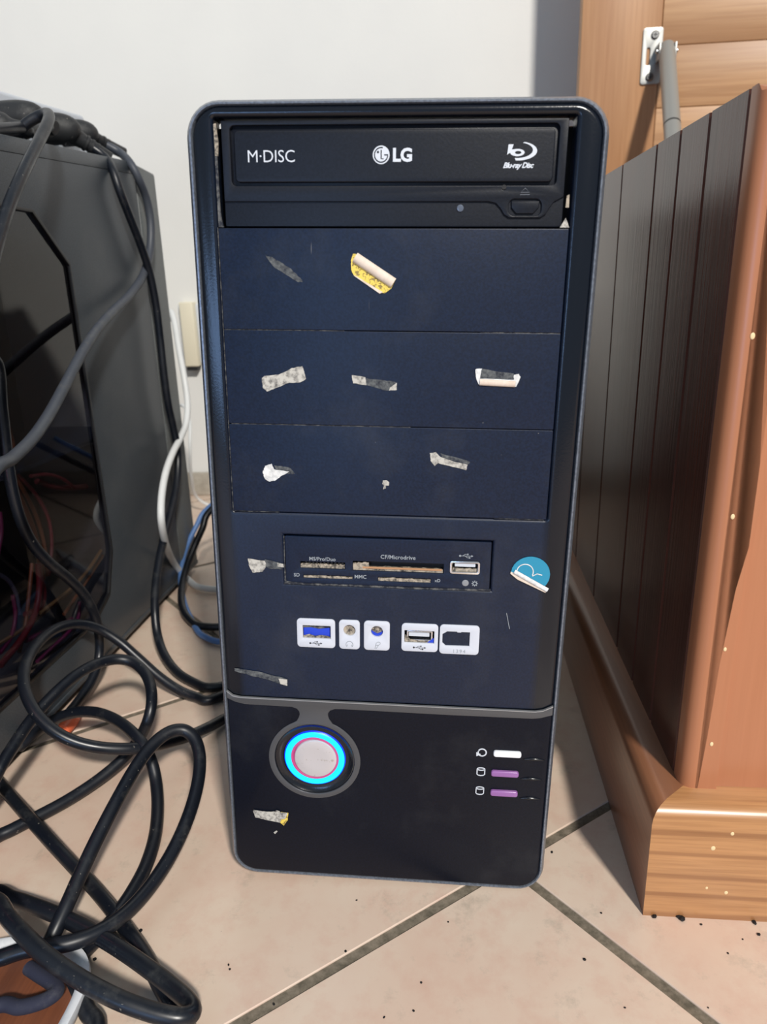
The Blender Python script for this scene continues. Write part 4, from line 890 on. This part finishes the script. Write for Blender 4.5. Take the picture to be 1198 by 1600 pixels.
cable('thick black cable folded back sharply at the bottom, left of centre',
      [WV(-.33, -.20, .0045), WV(-.25, -.12, .005)] + ZP([(-60, 1388, .006), (-10, 1396, .006), (20, 1403, .008), (50, 1414, .012), (80, 1426, .014), (101, 1435, .014), (135, 1451, .0138), (169, 1471, .0135), (202.5, 1492, .0135), (236, 1516, .0135), (268, 1541, .0135), (292, 1561, .0145), (305, 1576, .016), (300, 1588, .0175), (284, 1591, .019), (262, 1588, .0205),
      (236, 1581, .022), (196, 1568, .025), (152, 1547, .028), (118, 1526, .030), (84, 1504, .0325), (61, 1485, .034), (34, 1458, .035), (13.5, 1434, .035), (-8, 1410, .035), (-35, 1370, .034)]) + [WV(-.245, -.07, .026), WV(-.28, -.16, .008), WV(-.37, -.24, .0045)], 0.0041)
cable('thin braided dark cable curling over the brown tray in the bottom left corner',
      [WV(-.29, -.27, .0045), WV(-.22, -.19, .010)] + ZP([(-60, 1570, .012), (-10, 1577, .013), (34, 1576, .014), (67.5, 1566, .0145), (90, 1553, .015), (92, 1543, .015), (80, 1534, .014), (62, 1524, .014), (45, 1512, .013)]), 0.0033, 'braid')
cable('short black cable leaving the bottom edge beside the tray', ZP([(112, 1530, .0045), (123, 1556, .0045), (138, 1580, .0045), (152, 1612, .0045), (160, 1660, .0045)]) + [WV(-.14, -.20, .0045), WV(-.20, -.28, .0045)], 0.0041)
cable('white cable looping from behind the old case over its rear edge to the floor',
      [Vector((-.33, .60, .22)), Vector((-.315, .585, .27)), ony(266, 462, .56), ony(272, 500, .54), ony(279, 545, .52), ony(288, 590, .505), ony(295, 630, .495), ony(293, 662, .485), X(283, 684, -.252), X(269, 706, -.247), X(258, 735, -.243), X(251, 775, -.241), X(250, 815, -.239), X(257, 850, -.235), Z(270, 882, .02), Z(290, 905, .008), Z(315, 920, .0045), Z(342, 930, .0045), WV(-.13, .46, .0045), WV(-.06, .52, .0045)], 0.0036, 'cablewhite')
cable('thin cream cable hanging against the wall behind the white one', [Vector((-.37, .72, .16)), ony(288, 622, .7), ony(299, 650, .68), ony(298, 700, .66), ony(293, 740, .64), Z(310, 790, .004), Z(330, 800, .004), WV(-.17, .72, .004)], 0.0022, 'cablewhite')
cable('blue network cable curving beside the left flank of the black tower',
      [WV(-.095, .50, .16), ony(334, 778, .50)] + ZP([(326, 793, .080), (306, 819, .060), (290, 855, .038), (282, 885, .024), (281, 910, .013), (286, 943, .005), (299, 972, .004), (318, 997, .004), (340, 1013, .004)]) + [WV(-.118, .31, .004), WV(-.10, .45, .004)], 0.003, 'cableblue')
cable('black cable curving together with the blue one behind the tower',
      [WV(-.09, .47, .16), ony(336, 778, .47)] + ZP([(329, 797, .088), (317, 824, .068), (302, 857, .046), (289, 890, .028), (282, 920, .015), (282, 948, .009), (291, 968, .006), (312, 980, .0045), (344, 986, .0045)]) + [WV(-.112, .36, .0045), WV(-.10, .46, .0045)], 0.0038)
# orange connector
p = Z(127, 1107, .006); q = Z(98, 1142, .006)
bm = bmesh.new(); d = (q - p); tube_bm(bm, [p + d * k / 5 for k in range(6)], lambda t: [.0015, .0035, .005, .0058, .0058, .005][round(t * 5)], 18)
tag(bm_obj('cable_plug', bm, M['orange'], None, angle=0.8), 'bright orange tapered plug on the floor at the foot of the old case', 'plug')

# ---- tray in the bottom-left corner
tr = thing('tray', 'brown wood-patterned tray with a white rim in the bottom left corner under the cables', 'tray', (0, 0, 0))
tc = Z(-2, 1598, 0.0); tr.location = tc
bm = bmesh.new(); a_, b_ = 0.0375, 0.036
def sup(t_, k, z): return Vector((a_ * k * math.copysign(abs(math.cos(t_)) ** 0.75, math.cos(t_)), b_ * k * math.copysign(abs(math.sin(t_)) ** 0.75, math.sin(t_)), z))
prof = [(0.90, 0.0), (1.0, 0.003), (1.04, 0.008), (1.03, 0.0105), (0.98, 0.011), (0.90, 0.0095), (0.86, 0.0065), (0.86, 0.002)]
L = [[bm.verts.new(sup(2 * PI * k / 56, kk, z)) for k in range(56)] for kk, z in prof]
for i in range(len(L) - 1):
    for k in range(56): bm.faces.new((L[i][k], L[i][(k + 1) % 56], L[i + 1][(k + 1) % 56], L[i + 1][k]))
bm.faces.new(L[0][::-1]); bm_obj('rim', bm, M['plate_white'], tr, angle=0.9)
bm = bmesh.new(); lo = [bm.verts.new(sup(2 * PI * k / 56, 0.87, 0.002)) for k in range(56)]; hi = [bm.verts.new(sup(2 * PI * k / 56, 0.87, 0.0068)) for k in range(56)]
bm.faces.new(lo[::-1]); bm.faces.new(hi)
for k in range(56): bm.faces.new((lo[k], lo[(k + 1) % 56], hi[(k + 1) % 56], hi[k]))
bm_obj('base_board', bm, M['traywood'], tr)
